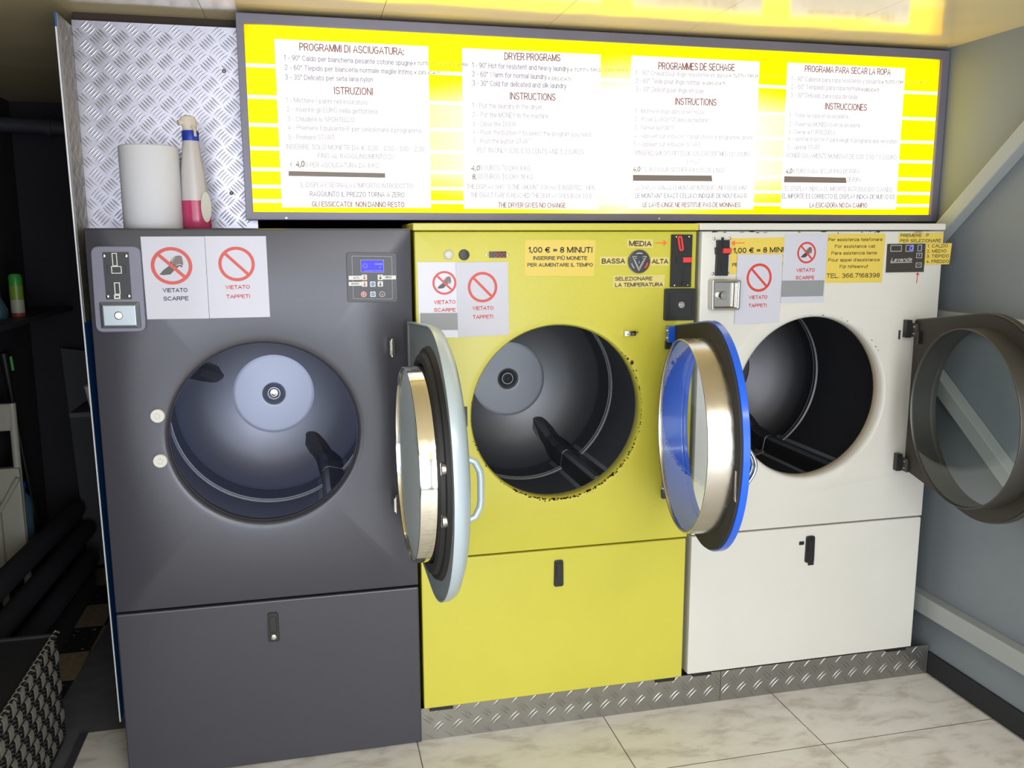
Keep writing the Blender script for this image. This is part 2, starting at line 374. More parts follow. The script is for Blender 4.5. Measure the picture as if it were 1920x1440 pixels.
# lettering: a plain sans drawn with strokes; units of capital height. ('a', cx, cy, rx, ry, from, to) is an arc
def _o(cx, cy, rx, ry): return [('a', cx, cy, rx, ry, 90, 450)]
_bowl = _o(.26, .36, .26, .36)
GL = {
 'A': (.74, [(0, 0), (.37, 1), (.74, 0)], [(.13, .33), (.61, .33)]),
 'B': (.64, [(0, 0), (0, 1), ('a', .36, .76, .24, .24, 90, -90), (0, .52)], [('a', .38, .26, .26, .26, 90, -90), (0, 0)]),
 'C': (.70, [('a', .38, .5, .38, .5, 48, 312)]), 'D': (.68, [(0, 0), (0, 1), ('a', .28, .5, .40, .5, 90, -90), (-.05, 0)]),
 'E': (.56, [(.56, 1), (0, 1), (0, 0), (.56, 0)], [(0, .53), (.50, .53)]), 'F': (.52, [(.52, 1), (0, 1), (0, 0)], [(0, .52), (.46, .52)]),
 'G': (.74, [('a', .38, .5, .38, .5, 50, 330), (.72, .46), (.42, .46)]), 'H': (.66, [(0, 0), (0, 1)], [(.66, 0), (.66, 1)], [(0, .52), (.66, .52)]),
 'I': (.08, [(.04, 0), (.04, 1)]), 'J': (.44, [(.44, 1), ('a', .22, .26, .22, .26, 0, -180)]), 'K': (.62, [(0, 0), (0, 1)], [(.58, 1), (0, .38)], [(.18, .58), (.62, 0)]),
 'L': (.50, [(0, 1), (0, 0), (.50, 0)]), 'M': (.80, [(0, 0), (0, 1)], [(0, 1), (.40, .04)], [(.40, .04), (.80, 1)], [(.80, 1), (.80, 0)]), 'N': (.66, [(0, 0), (0, 1)], [(0, 1), (.66, 0)], [(.66, 0), (.66, 1)]),
 'O': (.76, _o(.38, .5, .38, .5)), 'P': (.60, [(0, 0), (0, 1), ('a', .34, .73, .26, .27, 90, -90), (0, .46)]), 'Q': (.76, _o(.38, .5, .38, .5), [(.44, .26), (.74, -.06)]),
 'R': (.64, [(0, 0), (0, 1), ('a', .36, .74, .26, .26, 90, -90), (0, .48)], [(.36, .48), (.64, 0)]),
 'S': (.62, [('a', .31, .745, .28, .255, 25, 270), ('a', .31, .25, .31, .25, 88, -155)]), 'T': (.62, [(0, 1), (.62, 1)], [(.31, 1), (.31, 0)]),
 'U': (.66, [(0, 1), ('a', .33, .34, .33, .34, 180, 360), (.66, 1)]), 'V': (.68, [(0, 1), (.34, 0), (.68, 1)]), 'W': (1., [(0, 1), (.25, 0), (.5, .95), (.75, 0), (1, 1)]),
 'X': (.64, [(0, 1), (.64, 0)], [(.64, 1), (0, 0)]), 'Y': (.66, [(0, 1), (.33, .45), (.66, 1)], [(.33, .45), (.33, 0)]), 'Z': (.6, [(0, 1), (.6, 1), (0, 0), (.6, 0)]),
 'a': (.48, [('a', .25, .5, .22, .22, 165, 0), (.47, 0)], [(.47, .43), ('a', .21, .21, .21, .20, 90, 270), (.47, .15)]), 'b': (.52, [(0, 0), (0, 1)], _bowl), 'c': (.46, [('a', .26, .36, .26, .36, 48, 312)]),
 'd': (.52, [(.52, 0), (.52, 1)], _bowl), 'e': (.52, [(.01, .37), (.52, .37), ('a', .26, .36, .26, .36, 5, 318)]), 'f': (.32, [(.34, 1), ('a', .30, .82, .16, .18, 90, 180), (.14, 0)], [(0, .70), (.32, .70)]),
 'g': (.52, [(.52, .72), ('a', .26, -.04, .26, .2, 0, -155)], _bowl), 'h': (.48, [(0, 0), (0, 1)], [(0, .40), ('a', .24, .46, .24, .26, 180, 0), (.48, 0)]), 'i': (.02, [(.01, 0), (.01, .72)], [(.01, .88), (.01, 1)]),
 'j': (.12, [(.1, .72), (.1, -.12), (0, -.22)], [(.1, .88), (.1, 1)]), 'k': (.48, [(0, 0), (0, 1)], [(.44, .72), (0, .26)], [(.16, .42), (.48, 0)]), 'l': (.02, [(.01, 0), (.01, 1)]),
 'm': (.78, [(0, 0), (0, .72)], [(0, .5), ('a', .195, .52, .195, .2, 180, 0), (.39, 0)], [(.39, .5), ('a', .585, .52, .195, .2, 180, 0), (.78, 0)]), 'n': (.48, [(0, 0), (0, .72)], [(0, .40), ('a', .24, .46, .24, .26, 180, 0), (.48, 0)]),
 'o': (.52, _bowl), 'p': (.52, [(0, -.25), (0, .72)], _bowl), 'q': (.52, [(.52, -.25), (.52, .72)], _bowl), 'r': (.28, [(0, 0), (0, .72)], [(0, .40), ('a', .26, .44, .26, .27, 180, 80)]),
 's': (.44, [('a', .22, .535, .19, .175, 25, 270), ('a', .22, .18, .22, .18, 88, -155)]), 't': (.30, [(.13, .95), ('a', .27, .14, .14, .14, 180, 270)], [(0, .70), (.3, .70)]), 'u': (.48, [(0, .72), ('a', .24, .25, .24, .25, 180, 360)], [(.48, .72), (.48, 0)]),
 'v': (.46, [(0, .72), (.23, 0), (.46, .72)]), 'w': (.72, [(0, .72), (.18, 0), (.36, .66), (.54, 0), (.72, .72)]), 'x': (.46, [(0, .72), (.46, 0)], [(.46, .72), (0, 0)]), 'y': (.46, [(0, .72), (.24, .02)], [(.46, .72), (.16, -.24), (.02, -.24)]), 'z': (.42, [(0, .72), (.42, .72), (0, 0), (.42, 0)]),
 '0': (.54, _o(.27, .5, .27, .5)), '1': (.24, [(0, .78), (.2, 1)], [(.2, 1), (.2, 0)]), '2': (.54, [('a', .27, .73, .26, .27, 170, -35), (0, 0), (.54, 0)]), '3': (.54, [('a', .26, .74, .25, .26, 150, -90)], [('a', .27, .25, .28, .26, 90, -150)]),
 '4': (.56, [(.42, 0), (.42, 1), (0, .3), (.56, .3)]), '5': (.54, [(.48, 1), (.08, 1), (.04, .5), ('a', .26, .32, .27, .32, 128, -140)]), '6': (.54, _o(.27, .32, .27, .32), [(0, .34), ('a', .33, .5, .33, .5, 180, 62)]), '7': (.52, [(0, 1), (.52, 1), (.18, 0)]),
 '8': (.54, _o(.27, .75, .23, .25), _o(.27, .26, .27, .26)), '9': (.54, _o(.27, .68, .27, .32), [(.54, .66), ('a', .21, .5, .33, .5, 0, -118)]),
 '-': (.28, [(0, .38), (.28, .38)]), '.': (.06, [(.03, 0), (.03, .13)]), ',': (.08, [(.06, .12), (0, -.16)]), ':': (.06, [(.03, 0), (.03, .13)], [(.03, .58), (.03, .71)]), '°': (.24, _o(.12, .86, .12, .13)), "'": (.02, [(.01, 1), (.01, .74)]),
 '€': (.66, [('a', .40, .5, .34, .5, 50, 310)], [(-.02, .59), (.5, .59)], [(-.02, .41), (.46, .41)]), '=': (.48, [(0, .56), (.48, .56)], [(0, .30), (.48, .30)]),
 'Ù': (.66, [(0, 1), ('a', .33, .34, .33, .34, 180, 360), (.66, 1)], [(.20, 1.30), (.40, 1.12)]), 'ü': (.48, [(0, .72), ('a', .24, .25, .24, .25, 180, 360)], [(.48, .72), (.48, 0)], [(.10, .86), (.10, .98)], [(.38, .86), (.38, .98)]),
}
def skeleton(text):
    x = 0.; out = []
    for ch in text:
        if ch == ' ': x += .40; continue
        g = GL[ch]
        for st in g[1:]:
            pl = []
            for e in st:
                if e[0] == 'a':
                    _, cx, cy, rx, ry, a0, a1 = e; n = max(3, int(abs(a1-a0)/26))
                    for i in range(n+1): t = radians(a0+(a1-a0)*i/n); pl.append((cx+rx*cos(t)+x, cy+ry*sin(t)))
                else: pl.append((e[0]+x, e[1]))
            out.append(pl)
        x += g[0]+.22
    return out, x-.22
def letter(mb, text, p0, p1, cap, h, mi=0, T=None, bold=0., shear=0.):
    """text from baseline start p0 to end p1 (a,b), capital height cap, at height h"""
    T = T or FP(); sk, w0 = skeleton(text)
    d = Vector((p1[0]-p0[0], p1[1]-p0[1])); w = d.length; d.normalize(); n = Vector((-d.y, d.x)); hw = cap*(.115+bold*6.5)/2
    sx = (w-2*hw)/max(w0, .02); P = []; F = []
    if w0 < .05: sx = cap
    for pl in sk:
        q = [Vector((hw+(x+shear*y)*sx, hw+y*(cap-2*hw))) for x, y in pl]; k = len(q); closed = k > 3 and (q[0]-q[-1]).length < 1e-7; o = len(P)
        for i, c in enumerate(q):
            a = (q[i]-q[i-1]) if i else ((q[0]-q[-2]) if closed else q[1]-q[0]); b = (q[i+1]-q[i]) if i < k-1 else ((q[1]-q[0]) if closed else q[i]-q[i-1])
            if a.length < 1e-9: a = b
            if b.length < 1e-9: b = a
            na = Vector((-a.y, a.x)).normalized(); nb = Vector((-b.y, b.x)).normalized(); mt = na+nb
            if mt.length < .2: mt = na
            mt.normalize(); kx_ = min(1/max(mt.dot(na), .3), 1.9)
            e = Vector((0, 0))
            if not closed and i == 0: e = -b.normalized()*hw*.9
            if not closed and i == k-1: e = a.normalized()*hw*.9
            for s_ in (1, -1): v = c+e+mt*hw*kx_*s_; P.append((p0[0]+d.x*v.x+n.x*v.y, p0[1]+d.y*v.x+n.y*v.y, h))
        for i in range(k-1): F.append((o+2*i, o+2*i+1, o+2*i+3, o+2*i+2))
    return mb.add(P, F, mi, False, T)
def prohibition(mb, c, r, h, T, mi=0, rz=None):
    rz = rz or r; n = 48; ri = .82; P = []; F = []
    for k in range(n):
        a = 2*pi*k/n; P += [(c[0]+r*cos(a), c[1]+rz*sin(a), h), (c[0]+r*ri*cos(a), c[1]+rz*ri*sin(a), h)]
    for k in range(n): j = (k+1) % n; F.append((2*k, 2*j, 2*j+1, 2*k+1))
    mb.add(P, F, mi, False, T)
    w = .085; L = .84
    q = [(-L*.707+w*.707, L*.707+w*.707), (-L*.707-w*.707, L*.707-w*.707), (L*.707-w*.707, -L*.707-w*.707), (L*.707+w*.707, -L*.707+w*.707)]
    mb.add([(c[0]+a*r, c[1]+b*rz, h+.0001) for a, b in q], [(0, 1, 2, 3)], mi, False, T)
SHOE = [(-128, -90), (-88, -45), (-28, 0), (-8, 60), (32, 100), (82, 110), (107, 100), (117, 30), (112, 0), (97, -20), (82, 0), (32, -40), (-18, -90), (-88, -97)]
def shoe(mb, c, r, h, T, mi, mi2, mi3):
    k = r/208
    mb.add([(c[0]+a*k, c[1]+b*k, h) for a, b in SHOE], [tuple(range(len(SHOE)))], mi, False, T)
    up = [(-8, 60), (32, 100), (82, 110), (107, 100), (114, 20), (60, 10), (0, 20)]
    mb.add([(c[0]+a*k, c[1]+b*k, h+.00006) for a, b in up], [tuple(range(len(up)))], mi2, False, T)
    for j in range(4):     # laces
        x, z = -8+j*9, 52+j*14
        mb.add([(c[0]+(x+a)*k, c[1]+(z+b)*k, h+.00008) for a, b in ((-6, 6), (20, -8), (22, -3), (-4, 11))], [(0, 1, 2, 3)], mi3, False, T)
    mb.add([(c[0]+a*k, c[1]+b*k, h+.00008) for a, b in ((40, 0), (84, 12), (112, 2), (112, 7), (84, 18), (40, 6))], [(0, 1, 2, 3, 4, 5)], mi3, False, T)

# diamond-plate bars, real raised lenses
def lens(mb, c, ang, L, W, H, T, mi=0):
    ca, sa = cos(ang), sin(ang); n = 6; P = []; F = []
    for i in range(n+1):
        t = -1+2*i/n; w = W*(1-t*t)**.8; hh = H*(1-t*t)**.5
        for a, b, hgt in ((t*L, -w, 0), (t*L, -w*.35, hh), (t*L, w*.35, hh), (t*L, w, 0)):
            P.append((c[0]+a*ca-b*sa, c[1]+a*sa+b*ca, hgt))
    for i in range(n):
        for k in range(3): F.append((i*4+k, i*4+k+1, (i+1)*4+k+1, (i+1)*4+k))
    mb.add(P, F, mi, True, T)
def tread(mb, x0, x1, z0, z1, T, P, nbar, L, sp, W, H, base=0., off=(0, 0), keep=None):
    i0, i1 = int(x0/P)-2, int(x1/P)+2; j0, j1 = int(z0/P)-2, int(z1/P)+2
    for i in range(i0, i1):
        for j in range(j0, j1):
            for s_ in (0, 1):
                cx, cz = i*P+s_*P/2+off[0], j*P+s_*P/2+off[1]
                ang = -pi/4 if s_ == 0 else pi/4
                for k in range(nbar):
                    o = (k-(nbar-1)/2)*sp
                    c = (cx-sin(ang)*o, cz+cos(ang)*o)
                    e = L*.72
                    if x0+e*.5 < c[0] < x1-e*.5 and z0+e*.5 < c[1] < z1-e*.5:
                        lens(mb, c, ang, L, W, H, lambda a, b, h: T(min(max(a, x0), x1), min(max(b, z0), z1), h+base))

# ------------------------------------------------------------------ the setting
XL, XR, YF, ZC = -.86, 2.826, -4.6, 2.345
def sbox(name, x0, x1, y0, y1, z0, z1, mat, bevel=0):
    m = MB(); m.box(x0, x1, y0, y1, z0, z1); return structure(m.build(name, mat, None, bevel))
fl = MB(); fl.box(-.262, XR+.1, YF-.1, .33, -.06, 0); fo = structure(fl.build('floor', tile_floor)); 
for v in fo.data.vertices: v.co += fo.location
fo.location = (0, 0, 0)
f2 = MB(); f2.box(XL-.1, XR+.1, .33, 2.3, -.06, -.0005); f2.box(XL-.1, -.262, YF-.1, .33, -.06, -.0005)
f2o = structure(f2.build('floor_storage', storage_floor))
for v in f2o.data.vertices: v.co += f2o.location
f2o.location = (0, 0, 0)
sbox('trim_1', -.286, -.262, -2.2, .32, 0, .006, strip_dark)
sbox('wall_right', XR, XR+.1, YF-.1, 2.3, 0, ZC, wall_paint)
sbox('wall_left', XL-.1, XL, -.62, 2.3, 0, ZC, dark_wall)
white_wall = pbr('bounce_wall_white', (222, 222, 220), .6)  # unseen left wall made white to bounce light onto the door glass
for nm_, y0_, y1_, z0_, z1_ in (('wall_left_front', YF-.1, -3.55, 0, ZC), ('wall_left_pier', -1.95, -.62, 0, ZC), ('wall_added_sill', -3.55, -1.95, 0, .5), ('wall_added_head', -3.55, -1.95, 2.2, ZC)): sbox(nm_, XL-.1, XL, y0_, y1_, z0_, z1_, white_wall)  # sill and head surround the added side window
wl_ = MB()
for y_ in (-3.55, -2.775, -2.0): wl_.box(XL-.07, XL-.03, y_, y_+.05, .5, 2.2)
wl_.box(XL-.07, XL-.03, -3.55, -1.95, .5, .55); wl_.box(XL-.07, XL-.03, -3.55, -1.95, 2.15, 2.2)
structure(wl_.build('added_window_frame', white_plastic, None))  # frame of the added side window, out of view
sbox('wall_back', XL, XR, 2.2, 2.3, 0, ZC, dark_wall)
sbox('wall_bulkhead', -.12, XR-.001, .31, .40, 1.735, ZC-.0005, dark_brown)
# street side: piers, sill and head around the shop window
sbox('wall_front', XL, -.38, YF-.1, YF, 0, ZC, dark_wall)
sbox('wall_front_pier', 2.05, XR, YF-.1, YF, 0, ZC, wall_paint)
sbox('wall_front_head', -.38, 2.05, YF-.1, YF, 2.3, ZC, wall_paint)
sbox('wall_reflection_post', .50, .66, YF-.1, YF, 0, 2.3, dark_wall)  # post added to mimic the photographer's dark reflection between the panes
sbox('wall_light_block', XL, -.30, -1.25, -1.15, 0, ZC, dark_wall)  # unseen wall added to keep daylight out of the storage corner
wf = MB()
for x in (-.38, .44, .66, 2.0): wf.box(x, x+.05, YF-.07, YF-.03, .0, 2.3)
for a_, b_ in ((-.38, .49), (.66, 2.05)): wf.box(a_, b_, YF-.07, YF-.03, .0, .08); wf.box(a_, b_, YF-.07, YF-.03, 2.25, 2.3)
structure(wf.build('window_1', frame_grey, None))
# ceiling: glossy panels with open joints
xs = [XL-.1, -.14, .26, .787, 1.32, 1.79, 2.245, XR+.1]
ce = MB()
for a, b in zip(xs[:-1], xs[1:]): ce.box(a+.0008, b-.0008, YF-.1, 2.3, ZC, ZC+.03)
ceo = structure(ce.build('ceiling', ceiling_panel))
sbox('ceiling_slab', XL-.1, XR+.1, YF-.1, 2.3, ZC+.031, ZC+.08, dark_brown)
# right wall: skirting and steel rails
sbox('baseboard_right', XR-.012, XR, YF, .02, 0, .088, base_black, .002)
rl = MB(); rl.box(XR-.05, XR, -2.6, .95, .243, .315); structure(rl.build('trim_2', rail_paint, None, .004))
r2 = MB(); r2.box(XR-.05, XR, -2.6, .95, 1.345, 1.405); structure(r2.build('trim_3', rail_paint, None, .004))
def brace(name, p, q, w):
    p, q = Vector(p), Vector(q); d = (q-p).normalized(); n = Vector((0, -d.z, d.y)); m = MB(); P = []
    for x in (XR-.05, XR-.0005):
        for e in (p+n*w/2, p-n*w/2, q-n*w/2, q+n*w/2): P.append((x, e.y, e.z))
    m.add(P, [(0, 1, 2, 3), (7, 6, 5, 4), (0, 4, 5, 1), (1, 5, 6, 2), (2, 6, 7, 3), (3, 7, 4, 0)])
    return structure(m.build(name, rail_paint, None, .004))
brace('trim_4', (0, .42, 1.415), (0, -.62, 2.345-.03), .055)
brace('trim_5', (0, .32, 1.34), (0, -1.05, .33-.0), .058)
# partition beside the grey dryer: tread plate above, blue below
def slab(mb, x0, x1, quad):
    P = [(x, y, z) for x in (x0, x1) for y, z in quad]; mb.add(P, [(0, 1, 2, 3), (7, 6, 5, 4), (0, 4, 5, 1), (1, 5, 6, 2), (2, 6, 7, 3), (3, 7, 4, 0)])
pt = MB(); slab(pt, -.127, -.124, [(.190, .105), (1.05, .105), (1.05, 2.30), (.122, 2.30)]); structure(pt.build('wall_partition', blue_wall))
pb = MB(); pb.box(-.130, -.112, .30, 1.05, 0, .105); structure(pb.build('trim_11', concrete))
pe = MB(); slab(pe, -.1275, -.1235, [(.186, .105), (.192, .105), (.126, 2.26), (.120, 2.26)]); structure(pe.build('trim_6', edge_white, None))
ps = MB(); slab(ps, -.1239, -.1225, [(.160, 1.425), (.291, 1.425), (.291, ZC-.045), (.132, ZC-.045)]); tread(ps, .155, .290, 1.43, ZC-.05, lambda a, b, h: (-.1225+h, a, b), .0625, 5, .0180, .0096, .0028, .0010)
structure(ps.build('wall_partition_tread', tread_strip_m, None))
pp = MB(); pp.box(-.122, .385, .292, .296, 1.705, 2.318); tread(pp, -.122, .372, 1.705, 2.318, lambda a, b, h: (a, .292-h, b), .0625, 5, .0180, .0096, .0026, .0009, 0, (.012, .02))
structure(pp.build('wall_tread_panel', tread_alu, None))
for px, pz in ((-0.1308,0.2900,2.2504)[0::2], (0.3060,0.2900,2.1883)[0::2], (-0.1278,0.2900,1.8372)[0::2], (0.3082,0.2900,1.8155)[0::2]):
    m = MB(); m.lathe([(.0065, 0), (.006, .003), (.0035, .0055), (0.0001, .006)], FC(px, pz, .2915), 16)
    tag(m.build('dome_screw', satin), 'small domed screw fixing the tread plate panel above the grey dryer', 'screw', 'dome screws in the tread plate panel')
# tread-plate plinth under the yellow and white dryers, two lengths
for nm, xa, xb in (('trim_7', .8445, 1.9375), ('trim_8', 1.9395, 2.812)):
    m = MB(); m.box(xa, xb, .012, .016, 0, .117)
    tread(m, xa, xb, 0, .117, lambda a, b, h: (a, .012-h, b), .066, 2, .023, .012, .0040, .0016, 0, (.01, .012))
    structure(m.build(nm, tread_dull, None))

# ------------------------------------------------------------------ tumble dryers
def hull_outline(D, R, u0, hh, ang):
    """door leaf outline: circle about (D,0) joined to a straight hinge edge at u0"""
    pts = [(D+R*cos(2*pi*k/180), R*sin(2*pi*k/180)) for k in range(180)]+[(u0, hh), (u0, -hh)]
    pts = sorted(set(pts))
    def cr(o, a, b): return (a[0]-o[0])*(b[1]-o[1])-(a[1]-o[1])*(b[0]-o[0])
    lo, hi = [], []
    for p in pts:
        while len(lo) > 1 and cr(lo[-2], lo[-1], p) <= 0: lo.pop()
        lo.append(p)
    for p in reversed(pts):
        while len(hi) > 1 and cr(hi[-2], hi[-1], p) <= 0: hi.pop()
        hi.append(p)
    H = lo[:-1]+hi[:-1]; out = []
    for a in ang:
        c, s = cos(a), sin(a); best = 0
        for i in range(len(H)):
            p, q = H[i], H[(i+1) % len(H)]; ex, ey = q[0]-p[0], q[1]-p[1]; den = c*ey-s*ex
            if abs(den) < 1e-12: continue
            t = ((p[0]-D)*ey-(p[1])*ex)/den; w = ((p[0]-D)*s-p[1]*c)/den
            if t > 0 and -1e-6 <= w <= 1+1e-6: best = max(best, t)
        out.append((D+c*best, s*best))
    return out
def hole_panel(x0, x1, z0, z1, cx, cz, r, y, prof, mats, name, parent, bev=.006, shape=None, nshape=0, deco=None):
    """flat sheet with a round opening; prof = extra (radius, depth-in) rings of the rolled flange"""
    ang = sorted(set([2*pi*k/96 for k in range(96)]+[atan2(z-cz, x-cx) % (2*pi) for x in (x0, x1) for z in (z0, z1)]))
    def edge(a, gx0, gx1, gz0, gz1):
        c, s = cos(a), sin(a); t = 1e9
        if c > 1e-9: t = min(t, (gx1-cx)/c)
        if c < -1e-9: t = min(t, (gx0-cx)/c)
        if s > 1e-9: t = min(t, (gz1-cz)/s)
        if s < -1e-9: t = min(t, (gz0-cz)/s)
        return (cx+c*t, cz+s*t)
    rings = []
    e0 = [edge(a, x0, x1, z0, z1) for a in ang]
    e1 = [edge(a, x0+bev, x1-bev, z0+bev, z1-bev) for a in ang]
    rings.append([(p[0], y+.022, p[1]) for p in e0]); rings.append([(p[0], y+bev*.8, p[1]) for p in e0])
    rings.append([(p[0]*.7+q[0]*.3, y+bev*.25, p[1]*.7+q[1]*.3) for p, q in zip(e0, e1)])
    rings.append([(p[0], y, p[1]) for p in e1])
    nf = len(rings)
    for i, (rr, dd) in enumerate(prof):
        if shape and i < nshape:
            o_ = hull_outline(0., rr, shape[0]-(rr-r)*.6, shape[1]+(rr-r)*.6, [(a+pi) % (2*pi) for a in ang]); rings.append([(cx-u_, y+dd, cz-w_) for u_, w_ in o_])
        else: rings.append([(cx+rr*cos(a), y+dd, cz+rr*sin(a)) for a in ang])
    m = MB(); n = len(ang); P = [p for R in rings for p in R]; F = []
    for i in range(len(rings)-1):
        for k in range(n): F.append((i*n+k, i*n+(k+1) % n, (i+1)*n+(k+1) % n, (i+1)*n+k))
    m.add(P, F)
    for i in range(len(rings)-1):
        for k in range(n):
            q = i*n+k; m.sm[q] = i >= nf
            m.m[q] = 1 if (len(mats) > 1 and i >= len(rings)-3) else 0
    if deco: deco(m)
    return m.build(name, mats, parent)

def drum(parent, cx, cz, r_open, mat, phis, y_ring=.455, hub_dark=False):
    R = .345
    prof = [(r_open+.004, .062), (R, .07), (R, y_ring-.016), (R-.006, y_ring-.012), (R-.006, y_ring-.004), (R+.006, y_ring-.002), (R+.006, y_ring+.004), (R-.006, y_ring+.006), (R-.006, y_ring+.012), (R, y_ring+.016),
            (R, .57), (R-.012, .605), (R-.045, .645), (.24, .690), (.165, .722), (.152, .727), (.151, .722), (.144, .721), (.140, .7208), (.137, .7208), (.048, .7208), (.045, .7208), (.042, .7215), (.034, .727), (.024, .737)]
    n = 96; m = MB()
    m.lathe(prof, lambda a, b, h: (cx+a, h, cz+b), n, 0, False, True)
    o = m.build('drum', mat, parent, recalc=False)
    me = o.data; uvl = me.uv_layers.new(name='UVMap'); acc = [0]
    for i in range(1, len(prof)): acc.append(prof[i][1])
    for p in me.polygons:
        ids = list(p.vertices); ks = [i % n for i in ids]
        wrap = max(ks)-min(ks) > n/2
        for li, vi in zip(p.loop_indices, ids):
            k = vi % n; k = k+n if wrap and k < n/2 else k
            uvl.data[li].uv = (k/n*2*pi*R, prof[min(vi//n, len(prof)-1)][1])
    for ph in phis:      # lifter bars: sheet-metal ridges along the drum
        m = MB(); u = Vector((cos(ph), sin(ph))); t = Vector((-u.y, u.x))
        for st in (((.075, R, 1), (y_ring-.004, R, 1)), ((y_ring+.004, R, 1), (.570, R, .95), (.645, R-.045, .55), (.715, .19, .05))):
            P = []; F = []; k = 5
            for y, b_, hh in st:
                for a, b in ((.004, -.056), (-.048*hh, -.014), (-.052*hh, 0), (-.048*hh, .014), (.004, .056)): P.append((cx+u.x*(b_+a)+t.x*b*(.5+.5*hh), y, cz+u.y*(b_+a)+t.y*b*(.5+.5*hh)))
            for j in range(len(st)-1): F += [(j*k+i, j*k+i+1, j*k+k+i+1, j*k+k+i) for i in range(k-1)]
            m.add(P, F+[tuple(range(k)), tuple(range((len(st)-1)*k, len(st)*k))])
            for sg_ in (-1, 1):      # welded flanges along both feet
                P = [(cx+u.x*(R-e)+t.x*sg_*b, y, cz+u.y*(R-e)+t.y*sg_*b) for y in (st[0][0], min(st[-1][0], .57)) for b, e in ((.050, .004), (.066, .0075), (.066, .004), (.050, 0))]
                m.add(P, [(0, 1, 5, 4), (1, 2, 6, 5), (2, 3, 7, 6)], 1)
        m.build('lifter_bar', [lifter, satin], o, .002)
    m = MB(); hb = FC(cx, cz, .737)
    m.lathe([(.020, -.004), (.020, .003), (.016, .005), (.010, .005), (.009, .012), (.004, .013)], hb, 20, 0, False, True)
    m.build('hub_bolt', black_rubber if hub_dark else chrome, o)
    return o
lifter = pbr('lifter_steel', (130, 132, 138), .38, 1.)

def casing(parent, x0, x1, z0, z1, mat, y0=.022, y1=.93):
    m = MB()
    P = [(x, y, z) for x in (x0, x1) for y in (y0, y1) for z in (z0, z1)]
    m.add(P, [(0, 1, 3, 2), (4, 6, 7, 5), (0, 2, 6, 4), (1, 5, 7, 3), (2, 3, 7, 6)])
    return m.build('casing', mat, parent)

def door_ang(D, u0, hh): return sorted(set([2*pi*k/96 for k in range(96)]+[atan2(hh, u0-D) % (2*pi), atan2(-hh, u0-D) % (2*pi)]))

# ---- grey dryer
GX0, GX1, GZ = -.0704, .8444, 1.70
gd = thing('tumble_dryer', (.387, .45, 0), 'grey tumble dryer, leftmost of the three, with round silver-edged door swung open', 'tumble dryer', 'tumble dryers in a row')
casing(gd, GX0+.002, GX1-.002, .004, GZ-.001, grey_paint)
hgx, hgz, hgr = .3903, 1.0856, .2755
hole_panel(GX0, GX1, .5595, GZ, hgx, hgz, hgr, 0., [(hgr+.030, 0), (hgr+.022, .0015), (hgr+.012, .002), (hgr+.005, .006), (hgr+.001, .014), (hgr, .026), (hgr+.001, .045), (hgr+.006, .062)], [grey_paint, black_rubber], 'front_panel', gd)
lp = MB(); lp.box(GX0, GX1, 0., .022, .004, .553); lpo = lp.build('service_panel', grey_paint, gd, .005, 3)
def latch(parent, c, w, h, lock=True):
    m = MB(); T = FP(-.0)
    m.prism(round_poly([(c[0]-w*.5, c[1]-h*.5), (c[0]+w*.5, c[1]-h*.5), (c[0]+w*.46, c[1]+h*.5), (c[0]-w*.46, c[1]+h*.5)], w*.22), T, 0, .008, 0, .002)
    m.prism(round_poly(rect(c[0]-w*.3, c[1]-h*.16, c[0]+w*.3, c[1]+h*.38), w*.12), T, .006, .0115, 0, .002)
    o = m.build('latch_handle', black_plastic, parent)
    if lock:
        m = MB(); m.lathe([(.0085, .006), (.0085, .0095), (.0065, .0105), (.0022, .0105), (.0021, .009)], FC(c[0], c[1]-h*.34, 0), 20, 0, False, True)
        m.build('key_lock', steel, o)
    return o
latch(lpo, (((0.3672,0.5183)[0]+(0.4017,0.5146)[0])/2, ((0.3840,0.5165)[1]+(0.3810,0.4168)[1])/2), .034, .094)
# coin unit
cu = MB(); cu.prism(round_poly([(-0.0547,1.6518), (-0.0577,1.4089), (0.0766,1.4080), (0.0766,1.6518)], .022, 6), FP(), 0, .010, 0, .003)
cuo = cu.build('coin_unit', frame_grey, gd)
m = MB(); m.prism([(-0.0233,1.6346), (-0.0230,1.5026), (0.0438,1.5019), (0.0443,1.6345)], FP(), .009, .014)
m.prism(rect((-0.0142,1.5750)[0], (-0.0142,1.5750)[1], (0.0335,1.5985)[0], (0.0335,1.5985)[1]), FP(), .013, .0155, 0, .001)
slot = m.build('coin_slot_plate', black_plastic, cuo)
m = MB()
def frame_rect(mb, a, b, t, h0, h1, T=None, mi=0):
    (x0, z0), (x1, z1) = (min(a[0], b[0]), min(a[1], b[1])), (max(a[0], b[0]), max(a[1], b[1]))
    mb.ring(rect(x0, z0, x1, z1), rect(x0+t, z0+t, x1-t, z1-t), T or FP(), h0, h1, mi)
frame_rect(m, (0.0008,1.5961), (0.0143,1.6325), .0022, .0135, .0165); frame_rect(m, (-0.0030,1.5749), (0.0241,1.5959), .0022, .0135, .018)
frame_rect(m, (0.0009,1.5161), (0.0163,1.5502), .0024, .0135, .0165); frame_rect(m, (-0.0010,1.5038), (0.0154,1.5159), .0035, .0135, .019)
m.build('coin_slot', white_plastic, cuo)
for q in ((-0.0199,1.6246), (0.0381,1.6242), (-0.0184,1.5111), (0.0374,1.5112)):
    m = MB(); m.lathe([(.0042, .014), (.0038, .016), (.001, .0165)], FC(*q), 12, 0, False, True); m.build('screw', chrome, cuo)
m = MB(); a = [(-0.0430,1.4955), (-0.0427,1.4202), (0.0645,1.4185), (0.0642,1.4940)]
cxm = sum(p[0] for p in a)/4; czm = sum(p[1] for p in a)/4
ins = [(cxm+(p[0]-cxm)*.80, czm+(p[1]-czm)*.76) for p in a]
